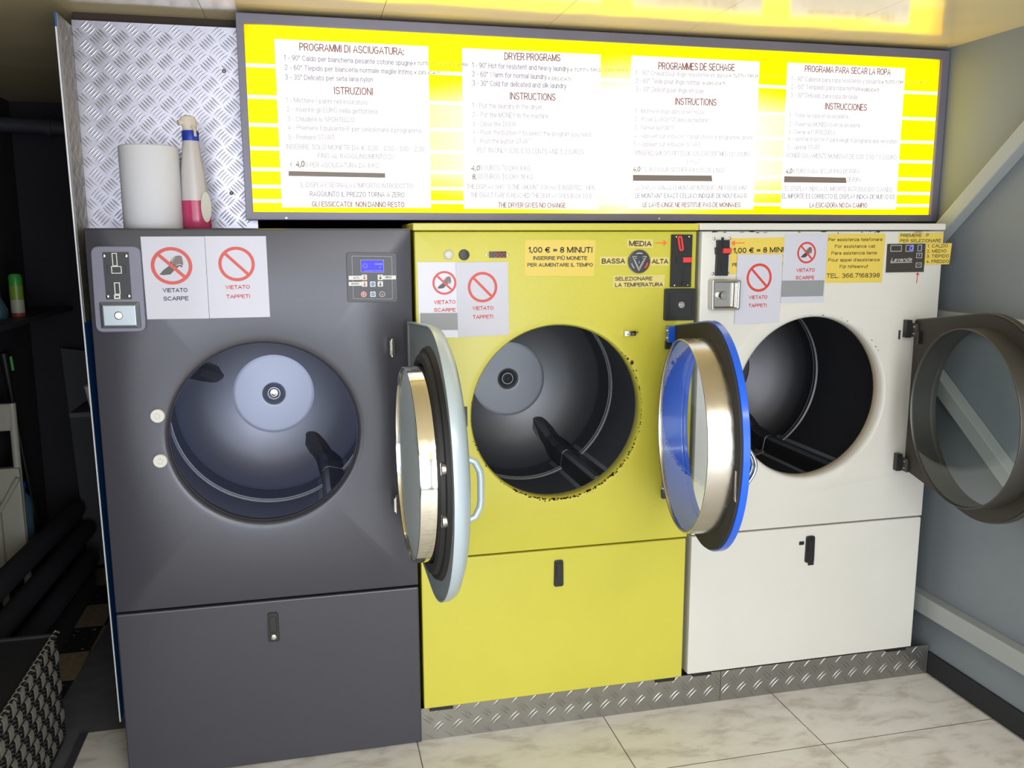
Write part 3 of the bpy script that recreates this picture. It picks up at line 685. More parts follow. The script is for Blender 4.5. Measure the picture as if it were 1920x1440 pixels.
P = [(*p, .009) for p in a]+[(cxm+(p[0]-cxm)*.98, czm+(p[1]-czm)*.98, .016) for p in a]+[(*p, .026) for p in ins]
m.add(P, [(i+4*k, (i+1) % 4+4*k, (i+1) % 4+4*k+4, i+4*k+4) for k in (0, 1) for i in range(4)]+[(8, 9, 10, 11)], 0, False, FP())
cb = m.build('coin_box_door', satin, cuo, .002)
m = MB(); q = (0.0089,1.4573); m.lathe([(.0115, .025), (.0115, .029), (.010, .030), (.009, .0285), (.006, .0285), (.0055, .031), (.003, .031), (.0025, .029)], FC(*q), 24, 0, False, True); m.build('key_lock', steel, cuo)
# control panel
m = MB(); m.prism(round_poly([(0.6493,1.6300), (0.6482,1.4815), (0.7993,1.4780), (0.7990,1.6279)], .008), FP(), 0, .004, 0, .001)
cp = m.build('control_panel', charcoal, gd)
m = MB(); a, b = [(0.6649,1.6198), (0.6651,1.4906), (0.7845,1.4878), (0.7850,1.6178)], .0016
ca, cb_ = sum(p[0] for p in a)/4, sum(p[1] for p in a)/4
m.ring(round_poly(a, .004), [(ca+(x-ca)*.977, cb_+(z-cb_)*.977) for x, z in round_poly(a, .004)], FP(), .0038, .0043)
a = [(0.6903,1.6081), (0.6902,1.5703), (0.7598,1.5689), (0.7603,1.6075)]; ca, cb_ = sum(p[0] for p in a)/4, sum(p[1] for p in a)/4
m.ring(a, [(ca+(x-ca)*.95, cb_+(z-cb_)*.91) for x, z in a], FP(), .0038, .0052)
m.build('outline', ink_grey, cp)
m = MB(); m.prism([(ca+(x-ca)*.95, cb_+(z-cb_)*.91) for x, z in a], FP(), .0038, .0046)
m.ring(disc(*(0.7040,1.5902), .0075), disc(*(0.7040,1.5902), .0068), FP(), .0046, .0047, 1); m.ring(disc(*(0.7040,1.5902), .005), disc(*(0.7040,1.5902), .0044), FP(), .0046, .0047, 1)
letter(m, '00:00h', (0.7323,1.5919), (0.7559,1.5917), 0.0056, .0048, 1, bold=.01); letter(m, '0°', (0.7448,1.5819), (0.7533,1.5818), 0.0051, .0048, 1)
letter(m, 'SELEZIONARE PROGRAMMA', (0.7007,1.5735), (0.7545,1.5729), 0.0034, .0048, 1)
m.build('display', [lcd_blue, lcd_light], cp)
for nm, a, b, t, t0, t1 in (('ALTO', (0.6541,1.5481), (0.6927,1.5603), 'ALTO', (0.6671,1.5513), (0.6851,1.5516)), ('BASSO', (0.6535,1.5303), (0.6927,1.5419), 'BASSO', (0.6615,1.5338), (0.6845,1.5335)), ('MEDIO', (0.7558,1.5482), (0.7956,1.5596), 'MEDIO', (0.7630,1.5518), (0.7830,1.5515))):
    m = MB(); m.prism(rect(a[0], a[1], b[0], b[1]), FP(), .0038, .0048); letter(m, t, t0, t1, 0.0056, .005, 1, bold=.01); m.build('program_label', [white_plastic, ink_dark], cp)
def square(mb, c, s, h0, h1, mi): mb.prism(round_poly(rect(c[0]-s, c[1]-s, c[0]+s, c[1]+s), s*.25), FP(), h0, h1, mi, .0008)
for c, mt, top in (((0.7004,1.5554), 0, ink_red), ((0.7483,1.5548), 0, ink_dark), ((0.7004,1.5355), 0, ink_red), ((0.7250,1.5346), 1, blue_print), ((0.7477,1.5349), 0, ink_navy), ((0.7247,1.5041), 1, blue_print)):
    m = MB(); square(m, c, .0082, .004, .0068, 0)
    m.prism(disc(c[0], c[1]-(.0025 if mt == 0 else 0), .0034 if mt == 0 else .0062, 12), FP(), .0066, .0071, 1)
    if mt == 0: m.prism(rect(c[0]-.0025, c[1]+.0015, c[0]+.0025, c[1]+.0062), FP(), .0066, .0071, 2)
    else: letter(m, 'Fan' if c[1] > (0.7246,1.5209)[1] else 'START', (c[0]-.005, c[1]-.0015), (c[0]+.005, c[1]-.0015), .0035, .0074, 3, bold=.01)
    m.build('button', [white_plastic, top, ink_grey, ink_white], cp)
for c, ic, gl in (((0.6972,1.5043), ink_red, 'C'), ((0.7526,1.5036), ink_dark, '%')):
    m = MB(); m.prism(disc(c[0], c[1], .0085), FP(), .004, .0066, 0, .0008); m.prism(disc(c[0], c[1], .0068), FP(), .0064, .0069, 1)
    letter(m, gl if gl != '%' else 'x', (c[0]-.003, c[1]-.0032), (c[0]+.003, c[1]-.0032), .0065, .0072, 2, bold=.02); m.build('button', [white_plastic, ic, ink_white], cp)
# latch studs left of the opening
for q in ((0.0897,1.1596), (0.0882,1.0242)):
    m = MB(); m.lathe([(.0205, 0), (.0205, .010), (.019, .0125), (.0085, .0125), (.008, .0105), (.0065, .0105), (.006, .0135), (.002, .0135)], FC(*q), 28, 0, False, True); m.build('latch_stud', white_plastic, gd)
drum(gd, hgx, hgz, hgr, drum_bright, [radians(-53), radians(157)])

# ---- grey dryer's door
def door_frame(H, th):
    H = Vector(H); U = Vector((cos(th), sin(th), 0)); Nn = Vector((-sin(th), cos(th), 0))
    return lambda u, w, n: tuple(H+U*u+Nn*n+Vector((0, 0, w)))
def make_door(parent, H, th, D, n_glass, n_disc, R, rg, u0, hh, thick, cover, edge_mat, pad_mat, solid, name_label):
    T = door_frame(H, th); CT = lambda a, b, h: T(D+a, b, h)
    ang = door_ang(D, u0, hh); o = hull_outline(D, R, u0, hh, ang); rw = rg-.006 if solid else rg-.002
    inn = [(D+rw*cos(a), rw*sin(a)) for a in ang]
    m = MB(); n = len(ang)
    if solid:
        def sc(k): return [(D+(x-D)*k, z*k) for x, z in o]
        rings = [(inn, n_disc+.001), (sc(.975), n_disc+.001), (sc(.99), n_disc-.004), (o, n_disc-.004), (sc(1.0), n_disc+.012), (sc(.975), n_disc+.028), (sc(.90), n_disc+.040), (sc(.6), n_disc+.046), (sc(.2), n_disc+.048)]
        P = [(x, z, h) for r_, h in rings for x, z in r_]
        F = [(i*n+k, i*n+(k+1) % n, (i+1)*n+(k+1) % n, (i+1)*n+k) for i in range(len(rings)-1) for k in range(n)]+[tuple(range(8*n, 9*n))]
        m.add(P, F, 0, False, T)
        for i in range(8*n): m.sm[i] = i >= 3*n; m.m[i] = 1 if i < 2*n else 0
        m.add([(D+(rg-.007)*cos(a), (rg-.007)*sin(a), n_glass+.013) for a in ang], [tuple(range(n))], 2, False, T)
    else:
        m.ring(o, inn, T, n_disc, n_disc+thick, 0)
        m.lathe([(rw, n_disc), (rw-.0012, n_disc+.002), (rw-.0012, n_disc+thick*.6)], CT, 96, 0)
    d = m.build('door', [cover, silver_inner, pale_backing], parent, 0 if solid else .0015)
    # pad and gasket on the inner face
    m = MB()
    if solid: m.lathe([(rg+.004, n_disc), (rg+.006, n_disc-.020), (rg+.016, n_disc-.026), (rg+.030, n_disc-.022), (rg+.034, n_disc-.012), (rg+.046, n_disc-.010), (rg+.052, n_disc+.002)], CT, 96)
    else:
        po = [(D+(x-D)*.985, z*.985) for x, z in o]; pi_ = [(D+(rg+.001)*cos(a), (rg+.001)*sin(a)) for a in ang]
        m.ring(po, pi_, T, n_disc-.006, n_disc-.0002, 0)
    m.build('gasket', pad_mat, d)
    m = MB(); m.lathe([(rg+.0008, n_disc-.002), (rg, n_glass+.004), (rg-.001, n_glass+.001), (rg-.003, n_glass), (rg-.005, n_glass+.001), (rg-.006, n_glass+.004), (rg-.005, n_disc)], CT, 128)
    m.build('door_ring', chrome if solid else (steel if edge_mat == 1 else dark_steel), d)
    if not solid:
        m = MB(); m.lathe([(rg-.0065, n_disc-.001), (rg-.0065, n_glass+.012)], CT, 96); m.build('inner_collar', cover, d)
    m = MB(); rr = rg-.0055
    m.lathe([(rr, n_glass+.006), (rr*.7, n_glass+.0045), (rr*.35, n_glass+.004), (.001, n_glass+.0038)], CT, 96)
    m.build('glass', door_glass, d, recalc=False)
    return d, T, CT
dd, T, CT = make_door(gd, (.786, -.028, hgz), radians(-89.25), .4235, -.0250, .042, .3615, .2565, -.0, .335, .03, silver_paint, 0, black_rubber, True, '')
m = MB()
z0, z1 = 1.0256-hgz, .9444-hgz
za, zb = .058, -.092
m.tube([(.640, za, .078), (.642, za, .100), (.642, za-.006, .114), (.642, za-.030, .126), (.642, za-.05, .128), (.642, zb+.05, .128), (.642, zb+.030, .126), (.642, zb+.006, .114), (.642, zb, .100), (.640, zb, .078)], .0085, 12, 0, T)
m.build('handle', silver_paint, dd)
for w in (.055, -.070):
    m = MB(); m.lathe([(.018, .0), (.018, .012), (.015, .014), (.006, .014), (.005, .010)], lambda a, b, h: T(.700+a, w+b, .034-h), 20, 0, False, True); m.build('latch_stud', steel, dd)
for w in (.258, -.235):
    m = MB(); m.box(.000, .026, w-.022, w+.022, -.018, -.012, 0, T); m.tube([(.002, w-.027, -.008), (.002, w+.027, -.008)], .006, 10, 0, T)
    m.tube([(.020, w-.027, -.012), (.020, w+.027, -.012)], .005, 10, 0, T)
    m.build('hinge', steel, dd)

# ---- yellow dryer
yd = thing('tumble_dryer', (1.3193, .45, .12), 'yellow tumble dryer in the middle with chipped paint round its opening and a blue-rimmed door', 'tumble dryer', 'tumble dryers in a row')
YX0, YX1 = .8546, 1.7835
casing(yd, YX0+.002, YX1-.002, .12, 1.692, yellow_paint)
hyx, hyz, hyr = 1.3133, 1.1066, .2870
# chipped paint along the lower and right edge of the opening
rnd = random.Random(3)
def chip(m, a, rad, s):
    k = 7; P = [(hyx+rad*cos(a)+s*rnd.uniform(.5, 1.1)*cos(2*pi*i/k+.3), hyz+rad*sin(a)+s*rnd.uniform(.4, 1.0)*sin(2*pi*i/k+.3), -.0005+.0013) for i in range(k)]
    m.add(P, [tuple(range(k))], 2, False, FP())
def yellow_chips(m):
    for i in range(190): a = radians(rnd.gauss(-80, 30)); chip(m, a, hyr+.0015+abs(rnd.gauss(0, .0035)), rnd.uniform(.0015, .0045))
    for i in range(46): a = radians(rnd.uniform(-60, 45)); chip(m, a, hyr+.001+abs(rnd.gauss(0, .003)), rnd.uniform(.001, .0035))
    for i in range(7): a = radians(rnd.uniform(165, 225)); chip(m, a, hyr+.002+abs(rnd.gauss(0, .004)), rnd.uniform(.0012, .003))
    chip(m, radians(32), hyr+.010, .009); chip(m, radians(36), hyr+.006, .006); chip(m, radians(26), hyr+.012, .004)
hole_panel(YX0, YX1, .6435, 1.692, hyx, hyz, hyr, 0., [(hyr+.030, 0), (hyr+.024, -.0006), (hyr+.012, -.0006), (hyr+.005, 0), (hyr+.001, .006), (hyr-.001, .018), (hyr+.001, .04), (hyr+.006, .062)], [yellow_paint, yellow_paint, rust], 'front_panel', yd, deco=yellow_chips)
m = MB(); m.box(YX0, YX1-.004, 0, .022, .121, .6385); yl = m.build('service_panel', yellow_paint, yd, .004, 3)
latch(yl, (1.3173,0.5566), .033, .092, False)
m = MB(); m.box(.8495, 1.7842, -.014, .30, 1.694, 1.7165); m.build('top_cap', yellow_paint, yd, .003)
for xa, xb in (((0.8732,0.1281)[0], (0.9523,0.1174)[0]), ((1.6809,0.1212)[0], (1.7545,0.1118)[0])):
    m = MB(); m.box(xa, xb, .004, .03, .108, .1205); m.build('foot_bracket', black_plastic, yd)
drum(yd, hyx, hyz, hyr, drum_mid, [radians(-57), radians(183)], .455, True)
def small_lathe(name, q, prof, mat, parent, n=24):
    m = MB(); m.lathe(prof, FC(*q), n, 0, False, True); return m.build(name, mat, parent)
small_lathe('signal_lamp', (0.9586,1.6212), [(.0155, 0), (.0155, .004), (.0135, .006), (.012, .010), (.006, .013), (.001, .0135)], white_plastic, yd)
small_lathe('push_button', (1.0070,1.6203), [(.0165, 0), (.0165, .005), (.0150, .008), (.006, .009)], black_plastic, yd)
m = MB(); a, b = (1.0862,1.6110), (1.1406,1.6299); m.prism(rect(*a, *b), FP(), 0, .003)
letter(m, '000', (1.1000,1.6124), (1.1375,1.6121), 0.0133, .0033, 1, bold=.012, shear=.12); m.build('counter_display', [display_glass, led_red], yd)
for q in ((1.0797,1.6198), (1.1466,1.6193)): small_lathe('screw', q, [(.004, 0), (.0035, .003), (.001, .004)], chrome, yd, 12)
# coin acceptor and lock box
m = MB(); m.prism([(1.6920,1.6809), (1.6921,1.5110), (1.7628,1.5100), (1.7634,1.6808)], FP(), 0, .012, 0, .001)
m.box((1.7078,1.5870)[0], (1.7593,1.5865)[0], -.015, -.010, (1.7078,1.5870)[1], (1.7072,1.6098)[1])
ca_ = m.build('coin_acceptor', black_plastic, yd)
q0, q1 = (1.7174,1.6690), (1.7236,1.6361); m = MB()
d = Vector(q1)-Vector(q0); L_ = d.length; d.normalize(); nn = Vector((-d.y, d.x)); w = .0072
out = [tuple(Vector(q0)+d*(-.004)+nn*0)]
def stadium(p, q, r, n=8):
    p, q = Vector(p), Vector(q); d = (q-p).normalized(); n_ = Vector((-d.y, d.x)); R_ = []
    for i in range(n+1): t = -pi/2+pi*i/n; v = q+d*r*cos(t)+n_*r*sin(t); R_.append((v.x, v.y))
    for i in range(n+1): t = pi/2+pi*i/n; v = p+d*r*cos(t)+n_*r*sin(t); R_.append((v.x, v.y))
    return R_
m.ring(stadium(q0, q1, .0082), stadium(q0, q1, .0024), FP(), .011, .016); m.build('coin_slot', red_plastic, ca_)
m = MB(); a, b = (1.7290,1.5910), (1.7576,1.6076); m.prism(rect(*a, *b), FP(), .011, .022, 0, .001); m.build('return_button', red_plastic, ca_)
m = MB(); m.box((1.7301,1.5250)[0], (1.7399,1.5249)[0], -.0135, -.011, (1.7317,1.5250)[1], (1.7305,1.5644)[1]); m.box((1.7286,1.5205)[0], (1.7482,1.5248)[0], -.017, -.011, (1.7320,1.5165)[1], (1.7316,1.5281)[1]); m.build('coin_return', black_rubber, ca_)
for q in ((1.7065,1.6741), (1.7515,1.6740), (1.7047,1.5169), (1.7507,1.5171)): small_lathe('screw', q, [(.0028, .011), (.0024, .0135), (.001, .014)], chrome, ca_, 10)
m = MB(); m.prism(round_poly([(1.6727,1.5062), (1.6723,1.4017), (1.7815,1.4000), (1.7809,1.5054)], .006), FP(), 0, .012, 0, .002)
a, b = (1.6875,1.4099), (1.7697,1.4924); m.ring(rect(*a, *b), rect(a[0]+.0015, a[1]+.0015, b[0]-.0015, b[1]-.0015), FP(), .0118, .0135)
lb = m.build('lock_box', black_plastic, yd); small_lathe('key_lock', (1.7284,1.4528), [(.0125, .012), (.0125, .016), (.011, .018), (.008, .0178), (.0075, .0165), (.006, .0165), (.0055, .019), (.0018, .019), (.0017, .017)], steel, lb)
# temperature selector knob with its triangle emblem
q = (1.5814,1.5952); m = MB()
m.lathe([(.0385, 0), (.0385, .006), (.0365, .008), (.0362, .0075)], FC(*q), 40, 0); m.lathe([(.0362, .007), (.030, .0075), (.001, .0078)], FC(*q), 40, 1, smooth=False)
kb = m.build('selector_knob', [steel, charcoal], yd)
m = MB()
def kx(a, b): p = (q[0]+(a-502)*.000306, q[1]-(b-462)*.000306); return p
def bar(mb, p, r, w, h, mi): 
    p, r = Vector(p), Vector(r); d = (r-p).normalized(); n_ = Vector((-d.y, d.x))*w/2
    mb.prism([tuple(p+n_), tuple(p-n_), tuple(r-n_), tuple(r+n_)], FP(), .0078, .0088, mi)
for a_, b_ in (((425, 408), (580, 408)), ((580, 408), (498, 560)), ((498, 560), (425, 408)), ((445, 428), (560, 428)), ((552, 440), (498, 535)), ((498, 535), (446, 440)), ((500, 455), (500, 485))): bar(m, kx(*a_), kx(*b_), .0014, 0, 0)
def arc(mb, r, a0, a1, w, mi):
    n = 8
    for i in range(n):
        t0, t1 = radians(a0+(a1-a0)*i/n), radians(a0+(a1-a0)*(i+1)/n)
        mb.prism([(q[0]+rr*cos(t), q[1]+rr*sin(t)) for rr, t in ((r-w, t0), (r+w, t0), (r+w, t1), (r-w, t1))], FP(), .0078, .0086, mi)
arc(m, .0268, 68, 112, .0014, 0); arc(m, .0268, 192, 232, .0012, 0); arc(m, .0285, -48, -8, .0026, 1)
m.build('emblem', [ink_white, red_plastic], kb)
m = MB(); m.prism(rect(*kx(476, 430), *kx(532, 398)), FP(), .0078, .0125, 0, .001); m.build('grip', charcoal, kb)
# arrow sprayed on the panel, catch bracket, striker slot
def arrow(mb, p, r, w, hw, hl, h, mi=0):
    p, r = Vector(p), Vector(r); d = (r-p).normalized(); n_ = Vector((-d.y, d.x)); b = r-d*hl
    P = [p+n_*w*.8, p-n_*w, b-n_*w, b-n_*hw, r, b+n_*hw, b+n_*w]
    mb.add([(v.x, v.y, h) for v in P], [tuple(range(7))], mi, False, FP())
m = MB(); arrow(m, (1.6370,1.6543), (1.6789,1.6542), .0017, .011, .0125, .0006); m.build('painted_arrow', ink_orange, yd)
m = MB(); a, b = (1.5338,1.3551), (1.5722,1.3706); m.prism(rect(*a, *b), FP(), 0, .016, 0, .001); m.tube([(b[0]-.002, -.012, b[1]-.004), (b[0]+.008, -.012, b[1]-.004)], .004, 10)
for s_ in (.25, .8):
    m.lathe([(.003, .0155), (.0025, .0175)], FC(a[0]+(b[0]-a[0])*s_, a[1]+.005), 10, 0, False, True)
m.build('door_catch', steel, yd)
m = MB(); a, b = (0.9953,1.0779), (1.0116,1.1430); m.prism(rect(*a, *b), FP(), 0, .003); m.prism(rect(a[0]+.004, a[1]+.006, b[0]-.004, b[1]-.012), FP(), .003, .0045); m.build('striker_slot', black_plastic, yd)
# ---- yellow dryer's blue-rimmed door
bd, T, CT = make_door(yd, (1.668, -.028, 1.1091), radians(-99.78), .397, -.044, .032, .3292, .2783, -.0, .280, .019, blue_paint, 1, foam_black, False, '')
for w in (.255, -.255):
    m = MB(); m.box(-.012, .030, w-.03, w+.022, .006, .030, 0, T); m.box(-.016, .004, w-.055, w-.028, .004, .024, 1, T)
    for e in (.008, -.016): m.lathe([(.005, .0), (.004, .004)], lambda a, b, h: T(.012+a, w+e+b, .006-h), 10, 2, False, True)
    m.build('hinge', [blue_paint, black_plastic, steel], bd)
m = MB()
m.tube([(.700, .045-.115*t-.0, .044+.030*sin(pi*t)) for t in [i/14 for i in range(15)]], .0045, 10, 0, T)
m.tube([(.685, .045-.115*t-.0, .044+.026*sin(pi*t)) for t in [i/14 for i in range(15)]], .0045, 10, 0, T); m.build('handle', chrome, bd)
m = MB(); m.box(.690, .702, -.105, -.025, .024, .027, 0, T); m.build('strike_plate', steel, bd)

# ---- white dryer
wd = thing('tumble_dryer', (2.264, .45, .12), 'white tumble dryer on the right, next to the wall, with dark round door swung open', 'tumble dryer', 'tumble dryers in a row')
WX0, WX1 = 1.8012, 2.7275
casing(wd, WX0+.002, WX1-.002, .1256, 1.692, white_paint)
hwx, hwz, hwr = 2.2391, 1.1141, .2840
rn = random.Random(5)
def white_chips(m):
    for (x, z, w_, h_) in [((2.6214,1.6922)[0]+.0, 1.692-.004, .02, .001)]+[(rn.uniform(1.84, 2.5), 1.690-abs(rn.gauss(0, .002)), rn.uniform(.003, .012), rn.uniform(.0006, .002)) for i in range(16)]:
        m.add([(x+w_*a, z+h_*b, .0007) for a, b in ((-1, -.6), (.2, -1), (1, .1), (.4, 1), (-.7, .8))], [(0, 1, 2, 3, 4)], 2, False, FP())
    for i in range(12):
        a = radians(rn.uniform(30, 100)); x, z = hwx+(hwr+.012+rn.uniform(-.004, .004))*cos(a), hwz+(hwr+.012+rn.uniform(-.004, .004))*sin(a); s_ = rn.uniform(.001, .003)
        m.add([(x+s_*p, z+s_*.7*r_, .0085) for p, r_ in ((-1, -.6), (.2, -1), (1, .1), (.4, 1), (-.7, .8))], [(0, 1, 2, 3, 4)], 2, False, FP())
hole_panel(WX0, WX1, .6470, 1.692, hwx, hwz, hwr, 0., [(hwr+.062, 0), (hwr+.056, -.0005), (hwr+.050, -.002), (hwr+.036, -.003), (hwr+.018, -.003), (hwr+.010, -.002), (hwr+.004, .003), (hwr+.001, .014), (hwr, .03), (hwr+.001, .046), (hwr+.006, .062)], [white_paint, bead_cream, rust], 'front_panel', wd, shape=(-.375, .262), nshape=5, deco=white_chips)
m = MB(); m.box(WX0, WX1-.003, 0, .022, .1266, .6420); wl = m.build('service_panel', white_paint, wd, .004, 3)
lh = latch(wl, (2.2632,0.5584), .036, .10, False)
m = MB(); q = (2.2305,0.5834); m.prism(rect(q[0]-.010, q[1]-.006, q[0]+.008, q[1]+.006), FP(), 0, .004); m.build('broken_catch', black_plastic, lh); m = MB(); q = (2.2720,0.5028); m.prism(rect(q[0]-.012, q[1]-.006, q[0]+.010, q[1]+.008), FP(), 0, .004); m.build('broken_catch', black_plastic, lh)
m = MB(); m.box(1.7865, 2.722, -.014, .30, 1.695, 1.7175); m.build('top_cap', white_paint, wd, .004, 3)
for xa, xb in (((1.8243,0.1174)[0], (1.8975,0.1082)[0]), ((2.6206,0.1281)[0], (2.7052,0.1182)[0])):
    m = MB(); m.box(xa, xb, .004, .03, .113, .1262); m.build('foot_bracket', black_plastic, wd)
drum(wd, hwx, hwz, hwr, drum_dark, [radians(-62), radians(178)], .52)
# coin mechanism and coin box
m = MB(); T0 = FP()
m.prism([(1.8519,1.6629), (1.8534,1.6388), (1.8478,1.6388), (1.8493,1.6159), (1.8524,1.6159), (1.8514,1.5463), (1.8932,1.5455), (1.8937,1.6156), (1.8988,1.6156), (1.8979,1.6373), (1.8958,1.6386), (1.8954,1.6628)], T0, 0, .014)
m.box((1.8707,1.6628)[0], (1.8760,1.6628)[0], -.010, 0, (1.8729,1.6628)[1], (1.8726,1.6717)[1]); m.box((1.8692,1.6382)[0], (1.8742,1.6382)[0], -.017, -.013, (1.8692,1.6382)[1], (1.8682,1.6621)[1])
m.box((1.8673,1.5569)[0], (1.8716,1.5569)[0], -.016, -.013, (1.8673,1.5569)[1], (1.8660,1.5902)[1])
cm = m.build('coin_mechanism', black_plastic, wd)
m = MB(); a, b = (1.8690,1.6201), (1.8979,1.6360); m.prism(rect(*a, *b), FP(), .012, .026, 0, .001); m.build('return_button', red_plastic, cm)
for qq in ((1.8439,1.6675), (1.9002,1.6686), (1.8428,1.5528), (1.8976,1.5548)): small_lathe('screw', qq, [(.0052, 0), (.005, .004), (.003, .006), (.001, .0065)], chrome, cm, 12)
m = MB(); o_ = round_poly([(1.8283,1.5343), (1.8307,1.4330), (1.9310,1.4324), (1.9318,1.5329)], .008)
ca, cb_ = sum(p[0] for p in o_)/len(o_), sum(p[1] for p in o_)/len(o_)
i_ = [(ca+(x-ca)*.83, cb_+(z-cb_)*.85) for x, z in o_]
m.ring(o_, i_, FP(), 0, .034); m.prism(i_, FP(), 0, .006); cbx = m.build('coin_box', steel, wd, .003)
small_lathe('key_lock', (1.8766,1.4811), [(.0135, .006), (.0135, .022), (.012, .024), (.007, .024), (.0065, .0225), (.005, .0225), (.0045, .0245), (.0015, .0245)], steel, cbx)
# display panel
m = MB(); m.prism([(2.5001,1.6477), (2.5010,1.5492), (2.6533,1.5494), (2.6513,1.6484)], FP(), 0, .003); dp = m.build('display_panel', pbr('warm_black', (62, 58, 54), .4), wd)
m = MB()
for a, b in (((2.5124,1.6217), (2.5566,1.6434)), ((2.5731,1.6213), (2.6035,1.6438)), ((2.6211,1.6224), (2.6381,1.6444)), ((2.6184,1.5984), (2.6412,1.6161)), ((2.6190,1.5655), (2.6419,1.5824))): frame_rect(m, a, b, .0016, .0028, .0036)
letter(m, 'Lavenda', (2.5167,1.5859), (2.5995,1.5871), 0.0136, .0034, shear=.3, bold=.004); bpts = [(2.5160,1.5841), (2.6028,1.5852), (2.6023,1.5833), (2.5155,1.5819)]
m.add([(*p, .0034) for p in bpts], [(0, 1, 2, 3)], 0, False, FP())
letter(m, 'P', (2.6274,1.6040), (2.6327,1.6039), 0.0070, .0034, bold=.01); letter(m, 'START', (2.6244,1.5728), (2.6380,1.5727), 0.0033, .0034, bold=.01)
m.build('markings', ink_white, dp)
for t, a, b, c_, mt in (('0', (2.5863,1.6245), (2.6014,1.6244), 0.0168, led_blue), ('1', (2.6276,1.6264), (2.6333,1.6264), 0.0141, led_dim)):
    m = MB(); letter(m, t, a, b, c_, .0036, bold=.012, shear=.12); m.build('digit', mt, dp)
m = MB(); arrow(m, (2.6292,1.5095), (2.6312,1.5483), .0018, .0085, .0085, .0006); m.build('painted_arrow', ink_red, wd)
m = MB(); a, b = (2.5676,1.3128), (2.5748,1.3450); m.prism(rect(*a, *b), FP(), .004, .0056); m.build('striker_slot', charcoal, wd)
# ---- white dryer's door
kd, T, CT = make_door(wd, (2.592, -.030, 1.1138), radians(262.4), .402, -.0530, .020, .327, .2799, -.0, .272, .022, dark_steel, 2, pbr('dark_pad', (50, 44, 38), .5, .3), False, '')
for w in (.235, -.250):
    m = MB(); m.box(-.022, .0, w-.028, w+.034, -.012, .008, 0, T); m.box(.0, .035, w-.024, w+.024, .006, .013, 1, T)
    for e in (.012, -.012): m.lathe([(.004, 0), (.003, .004)], lambda a, b, h: T(.018+a, w+e+b, .006-h), 10, 2, False, True)
    m.build('hinge', [black_plastic, dark_steel, steel], kd)
m = MB(); m.box(.040, .052, .19, .235, .004, .013, 0, T); m.build('door_switch', black_plastic, kd)

# ------------------------------------------------------------------ notices and stickers
def sheet(name, corners, h, mats, label, cat, group=None, th=.0007):
    m = MB(); m.prism(corners, FP(), h-th, h, 0)
    return tag(m.build(name, mats), label, cat, group)
RED, NAVY = [ink_red], [ink_navy]
def notice(corners, h, c, r, rz, l1, l2, cp, label, with_shoe, ink, mat, tape=None):
    n = len(corners); cxx = sum(p[0] for p in corners)/n; czz = sum(p[1] for p in corners)/n
    t = thing('notice', (cxx, -h, czz), label, 'notice', 'prohibition notices on the dryers')
    m = MB(); m.prism(corners, FP(), h-.0007, h, 0); m.build('paper_sheet', mat, t)
    if with_shoe:
        m = MB(); shoe(m, c, r, h+.0002, FP(), 0, 1, 2); m.build('shoe_drawing', [ink_shoe, ink_shoe_tan, ink_white], t)
    m = MB(); prohibition(m, c, r, h+.0004, FP(), 0, rz); m.build('prohibition_sign', ink_red, t)
    m = MB()
    for s_, a, b in (l1, l2): letter(m, s_, a, b, cp, h+.0003, bold=.012)
    m.build('lettering', ink, t)
    if tape:
        m = MB(); m.prism(tape, FP(), h, h+.0005); m.build('grey_tape', grey_tape, t)
    return t
notice([(0.0771,1.6777), (0.0794,1.4429), (0.2487,1.4414), (0.2492,1.6779)], .0012, (0.1552,1.5946), .0562, .0535, ('VIETATO', (0.1266,1.5194), (0.1942,1.5191)), ('SCARPE', (0.1268,1.4953), (0.1953,1.4953)), 0.0120, 'laminated no-shoes notice with dark blue words on the grey dryer', True, ink_navy, paper)
notice([(0.2503,1.6784), (0.2503,1.4419), (0.4207,1.4419), (0.4199,1.6784)], .0020, (0.3340,1.5984), .0510, .0500, ('VIETATO', (0.2990,1.5256), (0.3679,1.5259)), ('TAPPETI', (0.2999,1.4984), (0.3671,1.4988)), 0.0115, 'laminated no-carpets notice with red ring on the grey dryer', False, ink_red, paper)
notice([(0.8626,1.5987), (0.8630,1.3648), (0.9876,1.3648), (0.9877,1.5982)], .0012, (0.9446,1.5349), .0375, .0365, ('VIETATO', (0.9105,1.4700), (0.9789,1.4699)), ('SCARPE', (0.9101,1.4461), (0.9791,1.4452)), 0.0118, 'no-shoes notice with grey tape across its foot on the yellow dryer', True, ink_red, paper, [(0.8675,1.4432), (0.8670,1.3905), (0.9843,1.3880), (0.9844,1.4415)])
notice([(0.9803,1.5977), (0.9852,1.3654), (1.1487,1.3686), (1.1459,1.5977)], .0024, (1.0644,1.5200), .0470, .0475, ('VIETATO', (1.0315,1.4488), (1.0989,1.4485)), ('TAPPETI', (1.0321,1.4212), (1.0981,1.4214)), 0.0121, 'no-carpets notice with red ring on the yellow dryer', False, ink_red, paper_matt)
notice([(1.9305,1.6154), (1.9285,1.3842), (2.0963,1.3840), (2.0968,1.6156)], .0042, (2.0130,1.5376), .0465, .0475, ('VIETATO', (1.9783,1.4660), (2.0470,1.4658)), ('TAPPETI', (1.9779,1.4383), (2.0457,1.4382)), 0.0120, 'no-carpets notice with red ring hanging over the price sticker on the white dryer', False, ink_red, paper_matt)
